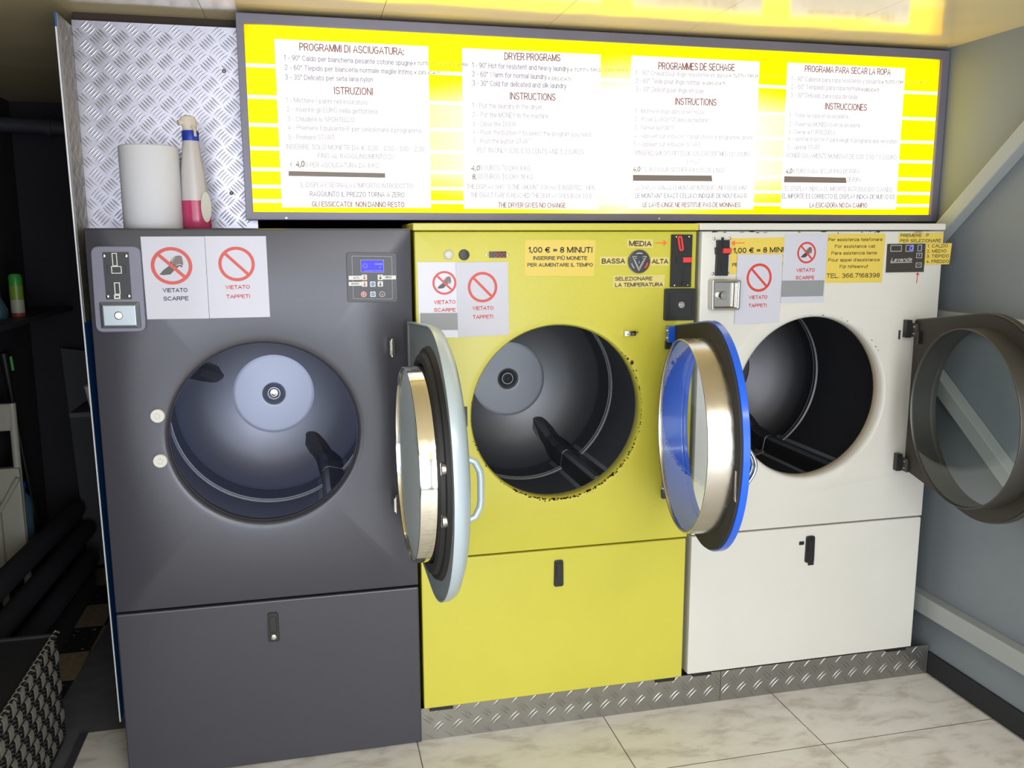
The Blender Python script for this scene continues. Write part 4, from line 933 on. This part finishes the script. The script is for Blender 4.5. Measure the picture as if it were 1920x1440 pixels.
notice([(2.1022,1.6821), (2.0989,1.4501), (2.2638,1.4485), (2.2653,1.6818)], .0018, (2.1880,1.6197), .0355, .0362, ('VIETATO', (2.1520,1.5547), (2.2230,1.5550)), ('SCARPE', (2.1511,1.5295), (2.2225,1.5293)), 0.0120, 'no-shoes notice with wide grey tape across its foot on the white dryer', True, ink_red, paper_matt, [(2.1004,1.5262), (2.0996,1.4715), (2.2599,1.4713), (2.2613,1.5259)])
def sticker(corners, h, lines, label, mat=label_yellow, bold=.012, extra=None, name='sticker', r=.002):
    n = len(corners); cxx = sum(p[0] for p in corners)/n; czz = sum(p[1] for p in corners)/n
    t = thing(name, (cxx, -h, czz), label, 'sticker', 'yellow stickers on the dryers')
    m = MB(); m.prism(round_poly(corners, r, 2), FP(), h-.0005, h, 0); m.build('label_sheet', mat, t)
    m = MB()
    for s_, a, b, cp in lines: letter(m, s_, a, b, cp, h+.0002, bold=bold)
    m.build('lettering', ink_dark, t)
    if extra: m = MB(); extra(m); m.build('drawn_arrow', ink_orange, t)
    return t
sticker([(1.2020,1.6650), (1.1999,1.5538), (1.4299,1.5493), (1.4346,1.6643)], .0008, [('1,00 € = 8 MINUTI', (1.2122,1.6252), (1.4244,1.6239), 0.0186), ('INSERIRE PIÙ MONETE', (1.2274,1.6025), (1.4068,1.6011), 0.0123), ('PER AUMENTARE IL TEMPO', (1.2091,1.5817), (1.4259,1.5799), 0.0118)], 'yellow price sticker reading 1,00 euro for 8 minutes on the yellow dryer', r=.006)
sticker([(1.5404,1.6671), (1.5410,1.6397), (1.6297,1.6377), (1.6296,1.6662)], .0008, [('MEDIA', (1.5478,1.6444), (1.6254,1.6431), 0.0174)], 'small tan sticker reading MEDIA above the temperature knob', label_tan)
sticker([(1.4492,1.6122), (1.4506,1.5843), (1.5395,1.5843), (1.5390,1.6116)], .0008, [('BASSA', (1.4555,1.5889), (1.5353,1.5888), 0.0168)], 'small tan sticker reading BASSA left of the temperature knob', label_tan)
sticker([(1.6227,1.6089), (1.6221,1.5817), (1.6875,1.5805), (1.6877,1.6081)], .0008, [('ALTA', (1.6274,1.5871), (1.6847,1.5866), 0.0162)], 'small tan sticker reading ALTA right of the temperature knob', label_tan)
sticker([(1.4952,1.5509), (1.4959,1.5110), (1.6732,1.5101), (1.6737,1.5512)], .0008, [('SELEZIONARE', (1.5015,1.5339), (1.6304,1.5334), 0.0126), ('LA TEMPERATURA', (1.5018,1.5139), (1.6686,1.5132), 0.0132)], 'tan sticker reading SELEZIONARE LA TEMPERATURA below the temperature knob', label_tan)
sticker([(1.9067,1.6681), (1.9044,1.5498), (2.1425,1.5512), (2.1459,1.6722)], .0008, [('1,00 € = 8 MINUTI', (1.9164,1.6190), (2.1399,1.6218), 0.0183), ('INSERIRE PIÙ MONETE', (1.9307,1.5974), (2.1193,1.5985), 0.0125), ('PER AUMENTARE IL TEMPO', (1.9143,1.5754), (2.1425,1.5774), 0.0120)], 'yellow price sticker with an orange arrow, half covered by notices on the white dryer', extra=lambda m: arrow(m, (1.9560,1.6531), (1.9076,1.6526), .0018, .0105, .0125, .0011))
sticker([(2.2659,1.6826), (2.2667,1.5157), (2.4881,1.5148), (2.4902,1.6831)], .0008, [('Per assistenza telefonare', (2.2690,1.6575), (2.4793,1.6576), 0.0114), ('For assistance call', (2.2956,1.6348), (2.4518,1.6346), 0.0114), ('Para asistencia llame', (2.2839,1.6117), (2.4615,1.6118), 0.0114), ("Pour appel d'assistance", (2.2731,1.5886), (2.4741,1.5882), 0.0114), ('Für hilfeanruf', (2.3182,1.5656), (2.4294,1.5653), 0.0114), ('TEL. 366.7168398', (2.2692,1.5327), (2.4784,1.5325), 0.0157)], 'yellow sticker with the assistance telephone number on the white dryer', bold=.006)
sticker([(2.5436,1.6849), (2.5442,1.6502), (2.7239,1.6503), (2.7244,1.6861)], .0010, [('PREMERE   P', (2.5503,1.6708), (2.6648,1.6716), 0.0114), ('PER SELEZIONARE', (2.5503,1.6526), (2.7157,1.6531), 0.0114)], 'yellow sticker reading PREMERE P PER SELEZIONARE above the white dryer display', bold=.008)
sticker([(2.6541,1.6490), (2.6536,1.5747), (2.7549,1.5757), (2.7599,1.6494)], .0036, [('1. CALDO', (2.6602,1.6341), (2.7436,1.6350), 0.0114), ('2. MEDIO', (2.6583,1.6162), (2.7392,1.6171), 0.0114), ('3. TIEPIDO', (2.6588,1.5989), (2.7511,1.5990), 0.0114), ('4. FREDDO', (2.6595,1.5804), (2.7535,1.5804), 0.0114)], 'yellow sticker listing CALDO to FREDDO, overhanging the white dryer edge', bold=.008)

# ------------------------------------------------------------------ illuminated sign
sg = thing('illuminated_sign', (1.594, .24, 1.729), 'long yellow backlit instruction sign in a grey frame above the dryers', 'sign')
X0, X1, Z0, Z1, YS = .357, 2.824, 1.7285, 2.3335, .17
ix0, ix1, iz0, iz1 = .379, 2.793, 1.7525, 2.303
m = MB(); q_o, q_i = rect(X0, Z0, X1, Z1), rect(ix0, iz0, ix1, iz1)
m.ring(q_o, q_i, FP(YS), -.004, .012)
fr = m.build('frame', frame_grey, sg, .002)
m = MB(); m.ring(rect(X0+.001, Z0+.001, X1-.001, Z1-.001), rect(X0+.004, Z0+.004, X1-.004, Z1-.004), FP(YS), -.135, -.004); m.prism(rect(X0+.001, Z0+.001, X1-.001, Z1-.001), FP(YS), -.137, -.135); m.build('housing', frame_grey, sg)
for qq in ((0.4770,0.1700,1.7344), (1.7172,0.1700,1.7360), (2.6806,0.1700,1.7386), (2.8136,0.1700,2.0373)):
    m = MB(); m.lathe([(.004, .0118), (.0035, .014), (.001, .0145)], FC(qq[0], qq[2], YS), 12, 0, False, True); m.build('screw', steel, sg)
TS = FP(YS)
m = MB(); m.prism(rect(ix0-.004, iz0-.004, ix1+.004, iz1+.004), TS, -.003, 0.); face = m.build('light_panel', sign_yellow, sg)
m = MB()
for z in (2.1865, 2.0955, 2.0135, 1.9435, 1.8815, 1.8300, 1.7865): m.prism(rect(ix0, z-.0055, ix1, z+.0055), TS, 0, .0004)
m.build('white_stripes', sign_white, face)
sheets = [
 ((.4655, 1.7675, .9315, 2.265), [
  ('t', 'PROGRAMMI DI ASCIUGATURA:', (0.5376,2.2347), (0.8555,2.2343), 0.0228), ('p', '1 - 90° Caldo per biancheria pesante cotone spugne', (0.4913,2.2048), (0.8826,2.2044), 0.0161),
  ('p', '2 - 60° Tiepido per bianceria normale maglie intimo', (0.4914,2.1769), (0.8806,2.1777), 0.0157), ('p', '3 - 35° Delicato per seta lana nylon', (0.4914,2.1489), (0.7568,2.1509), 0.0157),
  ('t', 'ISTRUZIONI', (0.6360,2.1105), (0.7566,2.1114), 0.0228), ('f', "1 - Mettere i panni nell'essicatoio", (0.4924,2.0817), (0.7388,2.0820), 0.0157), ('f', '2 - Inserire gli EURO nella gettoniera', (0.4925,2.0547), (0.7678,2.0556), 0.0157),
  ('f', '3 - Chiudere lo SPORTELLO', (0.4929,2.0258), (0.6960,2.0282), 0.0157), ('f', '4 - Premere il pulsante P per selezionare il programma', (0.4932,2.0007), (0.9041,2.0006), 0.0157), ('f', '5 - Premere START', (0.4928,1.9721), (0.6337,1.9739), 0.0157),
  ('f', 'INSERIRE SOLO MONETE DA €. 0,20 - 0,50 - 1,00 - 2,00', (0.4853,1.9432), (0.9124,1.9440), 0.0161), ('f', 'FINO AL RAGGIUNGIMENTO DI:', (0.5801,1.9174), (0.8166,1.9180), 0.0161),
  ('f', '€.', (0.4949,1.8900), (0.5083,1.8902), 0.0161), ('h', '4,0', (0.5118,1.8894), (0.5387,1.8907), 0.0190), ('f', '0 PER ASCIUGATURA DA 8 KG.', (0.5404,1.8894), (0.7701,1.8898), 0.0161),
  ('f', "IL DISPLAY SEGNALA L'IMPORTO INTRODOTTO", (0.5235,1.8290), (0.8744,1.8281), 0.0161), ('p', 'RAGGIUNTO IL PREZZO TORNA A ZERO', (0.5507,1.8008), (0.8467,1.8009), 0.0161), ('t', 'GLI ESSICCATOI  NON DANNO RESTO', (0.5558,1.7699), (0.8455,1.7693), 0.0171),
  ('h', 'X TUTTI I TIPI DI BIANCHERIA', (0.8836,2.2067), (1.0568,2.2097), 0.0103), ('h', 'X DELICATI', (0.8838,2.1791), (0.9666,2.1815), 0.0103)], [(0.4899,1.8775), (0.4893,1.8627), (0.7866,1.8612), (0.7865,1.8754)]),
 ((1.039, 1.766, 1.501, 2.265), [
  ('t', 'DRYER PROGRAMS', (1.1761,2.2346), (1.3635,2.2371), 0.0233), ('p', '1 - 90° Hot for resistent and heavy laundry', (1.0706,2.2066), (1.3927,2.2071), 0.0170), ('p', '2 - 60° Warm for normal laundry', (1.0703,2.1794), (1.3173,2.1797), 0.0170), ('p', '3 - 30° Cold for delicated and silk laundry', (1.0709,2.1517), (1.3841,2.1537), 0.0170),
  ('t', 'INSTRUCTIONS', (1.1932,2.1127), (1.3479,2.1139), 0.0233), ('f', '1 - Put the laundry in the dryer', (1.0701,2.0832), (1.3028,2.0848), 0.0170), ('f', '2 - Put the MONEY in the machine', (1.0698,2.0551), (1.3246,2.0564), 0.0170), ('f', '3 - Close the DOOR', (1.0700,2.0262), (1.2152,2.0282), 0.0161),
  ('f', '4 - Push the button P to select the program you need', (1.0706,2.0013), (1.4699,2.0022), 0.0161), ('f', '5 - Push the button START', (1.0712,1.9734), (1.2646,1.9755), 0.0161), ('f', 'PUT IN ONLY 0.20, 0.50 CENTS AND 1, 2 EUROS', (1.0853,1.9444), (1.4473,1.9449), 0.0170),
  ('h', '4,0', (1.0628,1.8869), (1.0927,1.8877), 0.0170), ('f', '0 EUROS TO DRY 8 KG', (1.0945,1.8886), (1.2628,1.8890), 0.0170), ('h', '8,', (1.0669,1.8599), (1.0814,1.8605), 0.0170), ('f', '00 EUROS TO DRY 18 KG', (1.0845,1.8610), (1.2715,1.8617), 0.0170),
  ('f', 'THE DISPLAY SHOWS THE AMOUNT YOU HAVE INSERTED WHEN', (1.0489,1.8293), (1.4853,1.8293), 0.0161), ('f', 'THE EXACT FARE IS REACHED THE DISPLAY GOES BACK TO 0', (1.0605,1.8026), (1.4748,1.8016), 0.0161), ('t', 'THE DRYER GIVES NO CHANGE', (1.1529,1.7703), (1.3847,1.7703), 0.0170),
  ('h', 'X TUTTI I TIPI DI BIANCHERIA', (1.3950,2.2072), (1.5983,2.2148), 0.0103), ('h', 'X DELICATI', (1.3196,2.1785), (1.3980,2.1781), 0.0103)], None),
 ((1.6085, 1.769, 2.0755, 2.267), [
  ('t', 'PROGRAMMES DE SECHAGE', (1.7041,2.2257), (1.9835,2.2319), 0.0242), ('f', '1 - 90° Chaud pour linge resistente et durce', (1.6239,2.2057), (1.9586,2.2083), 0.0158), ('f', '2 - 60° Tiede pour linge normal', (1.6240,2.1796), (1.8548,2.1819), 0.0167), ('f', '3 - 30° Delicat pour linge en soie', (1.6241,2.1534), (1.8706,2.1545), 0.0167),
  ('t', 'INSTRUCTIONS', (1.7673,2.1142), (1.9202,2.1156), 0.0237), ('f', '1 - Mettre le linge dans la secheuse', (1.6243,2.0833), (1.8768,2.0865), 0.0150), ('f', "2 - Poser L'ARGENT dans la machine", (1.6236,2.0568), (1.8904,2.0599), 0.0158), ('f', '3 - Fermer la PORTE', (1.6233,2.0290), (1.7689,2.0306), 0.0158),
  ('f', '4 - Appuyer sur le bouton P pour choisir le programme desire', (1.6225,2.0036), (2.0618,2.0065), 0.0150), ('f', '5 - Appuyer sur le bouton START', (1.6222,1.9760), (1.8667,1.9786), 0.0158), ('f', "N'INSEREZ QUE DES PIECES DE 0.20, 0.50 CENTIMES, 1 ET 2 EURO", (1.6282,1.9468), (2.0533,1.9497), 0.0158), ('f', 'IL FAUT', (1.8135,1.9222), (1.8697,1.9223), 0.0150),
  ('h', '4,0', (1.6203,1.8920), (1.6467,1.8924), 0.0176), ('f', '0 EURO POUR SECHER 8 KILOS DE LINGE', (1.6485,1.8924), (1.9598,1.8944), 0.0158), ('f', 'LE DISPLAY SIGNALE LE MONTANT INTRODUIT. UNE FOIS REJOINT', (1.6316,1.8316), (2.0490,1.8349), 0.0158),
  ('p', 'LE MONTANT EXACT CELUI-CI INDIQUE DE NOUVEAU 0.', (1.6304,1.8044), (2.0493,1.8076), 0.0167), ('t', 'LE LAVE-LINGE NE RESTITUE PAS DE MONNAIES', (1.6581,1.7742), (2.0250,1.7762), 0.0167),
  ('h', 'X TUTTI I TIPI DI BIANCHERIA', (1.9618,2.2109), (2.1631,2.2177), 0.0101), ('h', 'X DELICATI', (1.8650,2.1827), (1.9502,2.1845), 0.0101)], [(1.6215,1.8816), (1.6219,1.8620), (1.9143,1.8639), (1.9112,1.8835)]),
 ((2.182, 1.772, 2.651, 2.2685), [
  ('t', 'PROGRAMA PARA SECAR LA ROPA', (2.2494,2.2396), (2.5921,2.2415), 0.0227), ('f', '1 - 90° Caliente para ropa resistente y pesante', (2.1999,2.2075), (2.5548,2.2104), 0.0170), ('f', '2 - 60° Templado para ropa normale', (2.1999,2.1811), (2.4764,2.1833), 0.0170), ('f', '3 - 30° Delicado para ropa de seda', (2.1994,2.1533), (2.4628,2.1549), 0.0170),
  ('t', 'INSTRUCCIONES', (2.3359,2.1160), (2.5049,2.1166), 0.0237), ('f', '1 - Poner la ropa en la secadora', (2.1982,2.0856), (2.4310,2.0873), 0.0161), ('f', '2 - Poner las MONEDAS en la secadora', (2.1983,2.0558), (2.4802,2.0586), 0.0161), ('f', '3 - Cerrar la PORTEZUELA', (2.1983,2.0285), (2.3842,2.0316), 0.0161),
  ('f', '4 - Apretar el boton P para elegir el programa que necesiten', (2.1975,2.0064), (2.6367,2.0057), 0.0161), ('f', '5 - Apretar START', (2.1976,1.9772), (2.3255,1.9785), 0.0161), ('f', 'PONER SOLAMENTE MONEDAS DE 0.20, 0.50, 1 Y 2 EURO', (2.1956,1.9484), (2.6396,1.9490), 0.0170),
  ('h', '4,0', (2.1946,1.8931), (2.2200,1.8943), 0.0180), ('f', '0 EURO PARA SECAR 8 KG DE ROPA', (2.2215,1.8944), (2.4907,1.8977), 0.0170), ('f', 'DE ROPA', (2.4424,1.8683), (2.4992,1.8685), 0.0170),
  ('f', 'EL DISPLAY INDICA EL IMPORTE INTRODUCIDO. CUANDO', (2.1952,1.8343), (2.6326,1.8344), 0.0170), ('p', 'EL IMPORTE ES CORRECTO EL DISPLAY INDICA DE NUEVO 0.0', (2.1849,1.8077), (2.6428,1.8084), 0.0170), ('t', 'LA ESICADORA NO DA CAMPIO', (2.2954,1.7767), (2.5305,1.7766), 0.0180),
  ('h', 'X TUTTI I TIPI DI BIANCHERIA', (2.5564,2.2109), (2.7510,2.2171), 0.0114), ('h', 'X DELICATI', (2.4765,2.1828), (2.5479,2.1839), 0.0114)], [(2.1899,1.8850), (2.1901,1.8635), (2.4401,1.8642), (2.4361,1.8833)]),
]
for (a, b, c_, d_), lines, tape in sheets:
    m = MB(); m.prism(rect(a, b, c_, d_), TS, .0002, .0012); sh = m.build('text_panel', sign_white, sg)
    m = MB()
    for kind, s_, p0, p1, cp_ in lines:
        mi = 'tpfh'.index(kind)
        letter(m, s_, p0, p1, cp_, .0015 if kind != 'h' else .0017, mi, TS, bold=(.006 if kind == 'h' else (.003 if kind != 't' else .004)), shear=(.15 if kind == 'h' else 0))
    m.build('lettering', [sign_title, sign_print, sign_washed, sign_hand], sh)
    if tape: m = MB(); m.prism(tape, TS, .0013, .0019); m.build('brown_tape', sign_tape, sh)

# ------------------------------------------------------------------ on top of the grey dryer
rc = (.094, .135); R = .0835
pr_ = thing('paper_roll', (rc[0], rc[1], 1.70), 'big white paper towel roll standing on top of the grey dryer', 'paper roll')
TR = lambda a, b, h: (rc[0]+a, rc[1]+b, 1.70+h)
m = MB(); m.lathe([(.022, .001), (R-.002, .001), (R, .004), (R, .236), (R-.003, .239), (.022, .239)], TR, 64, 0); m.build('paper', tissue, pr_)
m = MB(); m.lathe([(.022, .002), (.022, .238), (.020, .238), (.020, .002), (.022, .002)], TR, 32); m.build('core', cardboard, pr_)
bc = (.217, .140)
sb = thing('spray_bottle', (bc[0], bc[1], 1.70), 'trigger spray bottle with pink liquid and blue collar beside the paper roll', 'spray bottle')
def oval(prof, th, n=28):
    m = MB(); P = []; F = []
    for (ax, bx, dx, z) in prof:
        for k in range(n):
            a = 2*pi*k/n; x, y = ax*cos(a)+dx, bx*sin(a); P.append((bc[0]+x*cos(th)-y*sin(th), bc[1]+x*sin(th)+y*cos(th), 1.70+z))
    for i in range(len(prof)-1):
        for k in range(n): F.append((i*n+k, i*n+(k+1) % n, (i+1)*n+(k+1) % n, (i+1)*n+k))
    F += [tuple(range(n))[::-1], tuple(range((len(prof)-1)*n, len(prof)*n))]
    m.add(P, F, 0, True)
    for i in (len(F)-1, len(F)-2): m.sm[i] = False
    return m
th = radians(10)
oval([(.038, .030, 0, .001), (.041, .033, 0, .005), (.0405, .0325, 0, .04), (.0385, .031, -.002, .084)], th).build('liquid', bottle_pink, sb)
oval([(.0385, .031, -.002, .0842), (.037, .030, -.003, .12), (.034, .027, -.004, .17), (.028, .024, -.005, .215), (.0245, .022, -.005, .250), (.023, .021, -.005, .258)], th).build('bottle_body', bottle_clear, sb)
oval([(.0240, .0225, -.005, .2582), (.0245, .0225, -.005, .284), (.022, .021, -.005, .287)], th).build('collar', cap_blue, sb)
m = oval([(.019, .016, -.006, .286), (.0205, .015, -.006, .298), (.023, .014, -.008, .308), (.024, .0135, -.010, .318), (.019, .011, -.009, .328), (.008, .006, -.008, .331)], th)
m.tube([(bc[0]-.022, bc[1]-.004, 2.012), (bc[0]-.036, bc[1]-.012, 2.008)], .0085, 10)
m.build('spray_head', nozzle_white, sb)
m = MB(); m.tube([(bc[0]+.004, bc[1]-.026, 1.998), (bc[0]+.012, bc[1]-.034, 1.985), (bc[0]+.013, bc[1]-.036, 1.968)], .004, 8); m.build('trigger', nozzle_white, sb)
m = MB(); m.prism(disc(bc[0]+.030, 1.765, .0135, 20, .045), lambda a, b, h: (a, bc[1]-.0225-h+(a-bc[0]-.03)*.9, b), 0, .001); m.build('back_label', white_plastic, sb)

# ------------------------------------------------------------------ storage corner on the left
# woven basket
BX, BY0, BY1, BZ = -.322, -.55, .285, .392
bk = thing('laundry_basket', (-.52, -.13, 0), 'large black woven basket with paler strips standing on the floor at far left', 'basket')
m = MB(); m.box(-.74, BX-.006, BY0, BY1-.006, .004, BZ-.012); m.build('lining', cloth_black, bk)
cord, reed = MB(), MB(); cy_, cz_ = .038, .052
ny, nz_ = int((BY1-BY0)/cy_), int(BZ/cz_)
for j in range(nz_+1):
    for i in range(ny+1):
        ya, za_ = BY1-(i+1)*cy_, BZ-(j+1)*cz_
        if za_ < -.01: continue
        z0_ = max(za_, .004)
        if (i+j) % 2:
            for k in range(5):
                yy = ya+.006+(cy_-.012)*k/4; reed.tube([(BX-.003, yy, z0_+.002), (BX+.003, yy, z0_+cz_*.25), (BX+.003, yy, z0_+cz_*.75), (BX-.004, yy, z0_+cz_-.002)], .0028, 6)
        else:
            for k in range(4):
                zz = z0_+cz_*(k+.5)/4; cord.tube([(BX-.006, ya+.001, zz), (BX+.002, ya+cy_*.3, zz+.003), (BX+.002, ya+cy_*.7, zz-.003), (BX-.006, ya+cy_-.001, zz)], .0046, 6)
    cord.tube([(BX-.002, BY0, max(BZ-j*cz_-.001, .006)), (BX-.002, BY1, max(BZ-j*cz_-.001, .006))], .004, 6)
for i in range(13):      # end face towards the wall
    xx = BX-.03-i*.03; cord.tube([(xx, BY1-.006, .012), (xx, BY1-.006, BZ-.016)], .012, 6)
for i in range(26): yy = BY0+(BY1-BY0)*i/25; reed.tube([(BX-.012, yy, BZ-.006), (BX-.002, yy+.008, BZ+.004), (BX+.006, yy+.016, BZ-.006)], .0035, 6)
cord.tube([(BX-.006, BY1-.006, BZ-.006), (-.735, BY1-.006, BZ-.006)], .009, 8)
cord.build('twisted_cord', reed_dark, bk); reed.build('pale_reeds', reed_pale, bk)
def simple(name, build, mats, label, cat, group=None, parts=()):
    m = MB(); build(m); return tag(m.build(name, mats), label, cat, group)
# shelf with a spray can
SX = XL
m = MB(); m.box(XL, XL+.22, 1.05, 2.15, 1.318, 1.340); tag(m.build('wall_shelf', strip_dark), 'dark wall shelf holding a green spray can in the storage corner', 'shelf')
can = (-.70, 1.50)
def C2(c, z0_): return lambda a, b, h: (c[0]+a, c[1]+b, z0_+h)
sc_ = thing('spray_can', (can[0], can[1], 1.34), 'green spray can on the dark wall shelf', 'spray can')
m = MB(); m.lathe([(.026, 0), (.0275, .004), (.0275, .018), ], C2(can, 1.3405), 24, 0, True); m.build('base_band', dull_red, sc_)
m = MB(); m.lathe([(.0274, .018), (.0274, .075)], C2(can, 1.3405), 24); m.build('label_band', white_dull, sc_)
m = MB(); m.lathe([(.0276, .075), (.0276, .135)], C2(can, 1.3405), 24); m.build('upper_band', spray_lime, sc_)
m = MB(); m.lathe([(.0274, .135), (.027, .175), (.020, .186), (.002, .189)], C2(can, 1.3405), 24, 0, False, True); m.build('cap', spray_green, sc_)
m = MB(); m.lathe([(.03, 0), (.034, .01), (.034, .04), (.022, .07), (.012, .09), (.012, .13), (.002, .135)], C2((-.745, 1.40), 1.3405), 20, 0, True, True); tag(m.build('glass_jar', bottle_teal), 'small clear jar on the wall shelf beside the green spray can', 'jar')
# rolled awning tubes along the left wall
for i, (z, y0_, y1_, xx, rr) in enumerate(((.40, .34, 1.90, -.645, .045), (.295, .34, 1.9, -.600, .043), (.188, .34, 1.75, -.560, .042))):
    m = MB(); m.tube([(xx, y0_, z), (xx, y1_, z-.06)], rr, 18)
    tag(m.build('rolled_awning', tube_dark), ('topmost', 'middle', 'lowest')[i]+' of three dark rolled tubes lying behind the woven basket', 'tube', 'dark rolled tubes')
m = MB(); m.box(-.70, -.52, .75, 1.65, 0, .083); tag(m.build('floor_block', cloth_black), 'low black block under the three dark rolled tubes', 'block')
# leaning board, cardboard box, cup, folded chair, bottle, pipe, post, tool
m = MB(); m.add([(x, y, z) for x, y, z in ((-.62, 1.95, .02), (-.36, 1.95, .02), (-.36, 2.1, 1.08), (-.70, 2.1, 1.13), (-.62, 1.97, .02), (-.36, 1.97, .02), (-.36, 2.12, 1.08), (-.70, 2.12, 1.13))], [(0, 1, 2, 3), (7, 6, 5, 4), (0, 4, 5, 1), (1, 5, 6, 2), (2, 6, 7, 3), (3, 7, 4, 0)])
tag(m.build('leaning_board', strip_dark), 'tall dark board leaning on the back wall of the storage corner', 'board')
m = MB(); m.box(-.335, -.16, 1.15, 1.35, .35, .70); m.box(-.30, -.16, 1.15, 1.36, .0, .35); tag(m.build('cardboard_box', cardboard, None, .003), 'brown cardboard box half hidden behind the partition edge', 'box')
m = MB(); m.lathe([(.026, 0), (.040, .085), (.043, .09), (.038, .09), (.025, .004)], C2((-.345, 1.18), .985), 24, 0, True); 
tag(m.build('white_tub', white_plastic), 'small white tub on a ledge beside the partition edge', 'tub')
m = MB(); m.box(-.42, -.14, 1.06, 1.34, .965, .984); tag(m.build('ledge_board', strip_dark), 'dark ledge board beside the partition carrying a white tub', 'shelf')
fc = thing('folding_chair', (-.775, 1.36, 0), 'folded white chair frame against the left edge behind the basket', 'chair')
for (p, q_, rr) in (((-.725, 1.36, .003), (-.725, 1.38, .98), .016), ((-.82, 1.36, .003), (-.82, 1.38, .98), .016)):
    m = MB(); m.tube([p, q_], rr, 10); m.build('leg', white_dull, fc)
m = MB(); m.box(-.80, -.712, 1.345, 1.385, .28, .70); m.build('seat', white_dull, fc, .006)
m = MB(); m.box(-.80, -.715, 1.365, 1.395, .86, .98); m.build('backrest', white_dull, fc, .01)
m = MB(); m.tube([(-.835, 1.335, .46), (-.715, 1.335, .66)], .010, 8); m.build('stretcher', white_dull, fc)
wbx = (-.755, 1.50)
wb = thing('plastic_bottle', (*wbx, .335), 'clear teal plastic bottle with dark blue cap beside the folded white chair', 'bottle')
m = MB(); m.lathe([(.036, 0), (.038, .01), (.036, .08), (.038, .15), (.03, .19), (.014, .215), (.013, .235)], C2(wbx, .336), 24, 0, True, True); m.build('bottle_body', bottle_teal, wb)
m = MB(); m.lathe([(.018, .235), (.018, .262), (.003, .265)], C2(wbx, .336), 20, 0, True, True); m.build('cap', cap_blue, wb)
m = MB(); m.box(-.84, -.705, 1.42, 1.58, 0, .335); tag(m.build('storage_crate', cloth_black, None, .004), 'black crate under the teal bottle in the storage corner', 'crate')
m = MB(); m.tube([(XL, 1.9, 2.20), (-.16, 1.9, 2.17)], .035, 14); m.tube([(-.62, 1.9, 2.186), (-.60, 1.9, 2.186)], .042, 14); structure(m.build('trim_9', strip_dark))
m = MB(); m.box(-.50, -.42, 2.05, 2.13, 0, ZC-.001); structure(m.build('trim_10', pbr('dark_post', (36, 46, 54), .8), None))
m = MB(); m.tube([(-.765, 1.78, .002), (-.826, 1.72, .92), (-.838, 1.70, 1.16)], [.011, .011, .020], 12); m.tube([(-.806, 1.69, 1.145), (-.803, 1.692, 1.08)], .007, 8, 1)
tag(m.build('floor_squeegee', [black_plastic, spray_green]), 'dark long-handled tool with green grip mark leaning on the left wall', 'tool')
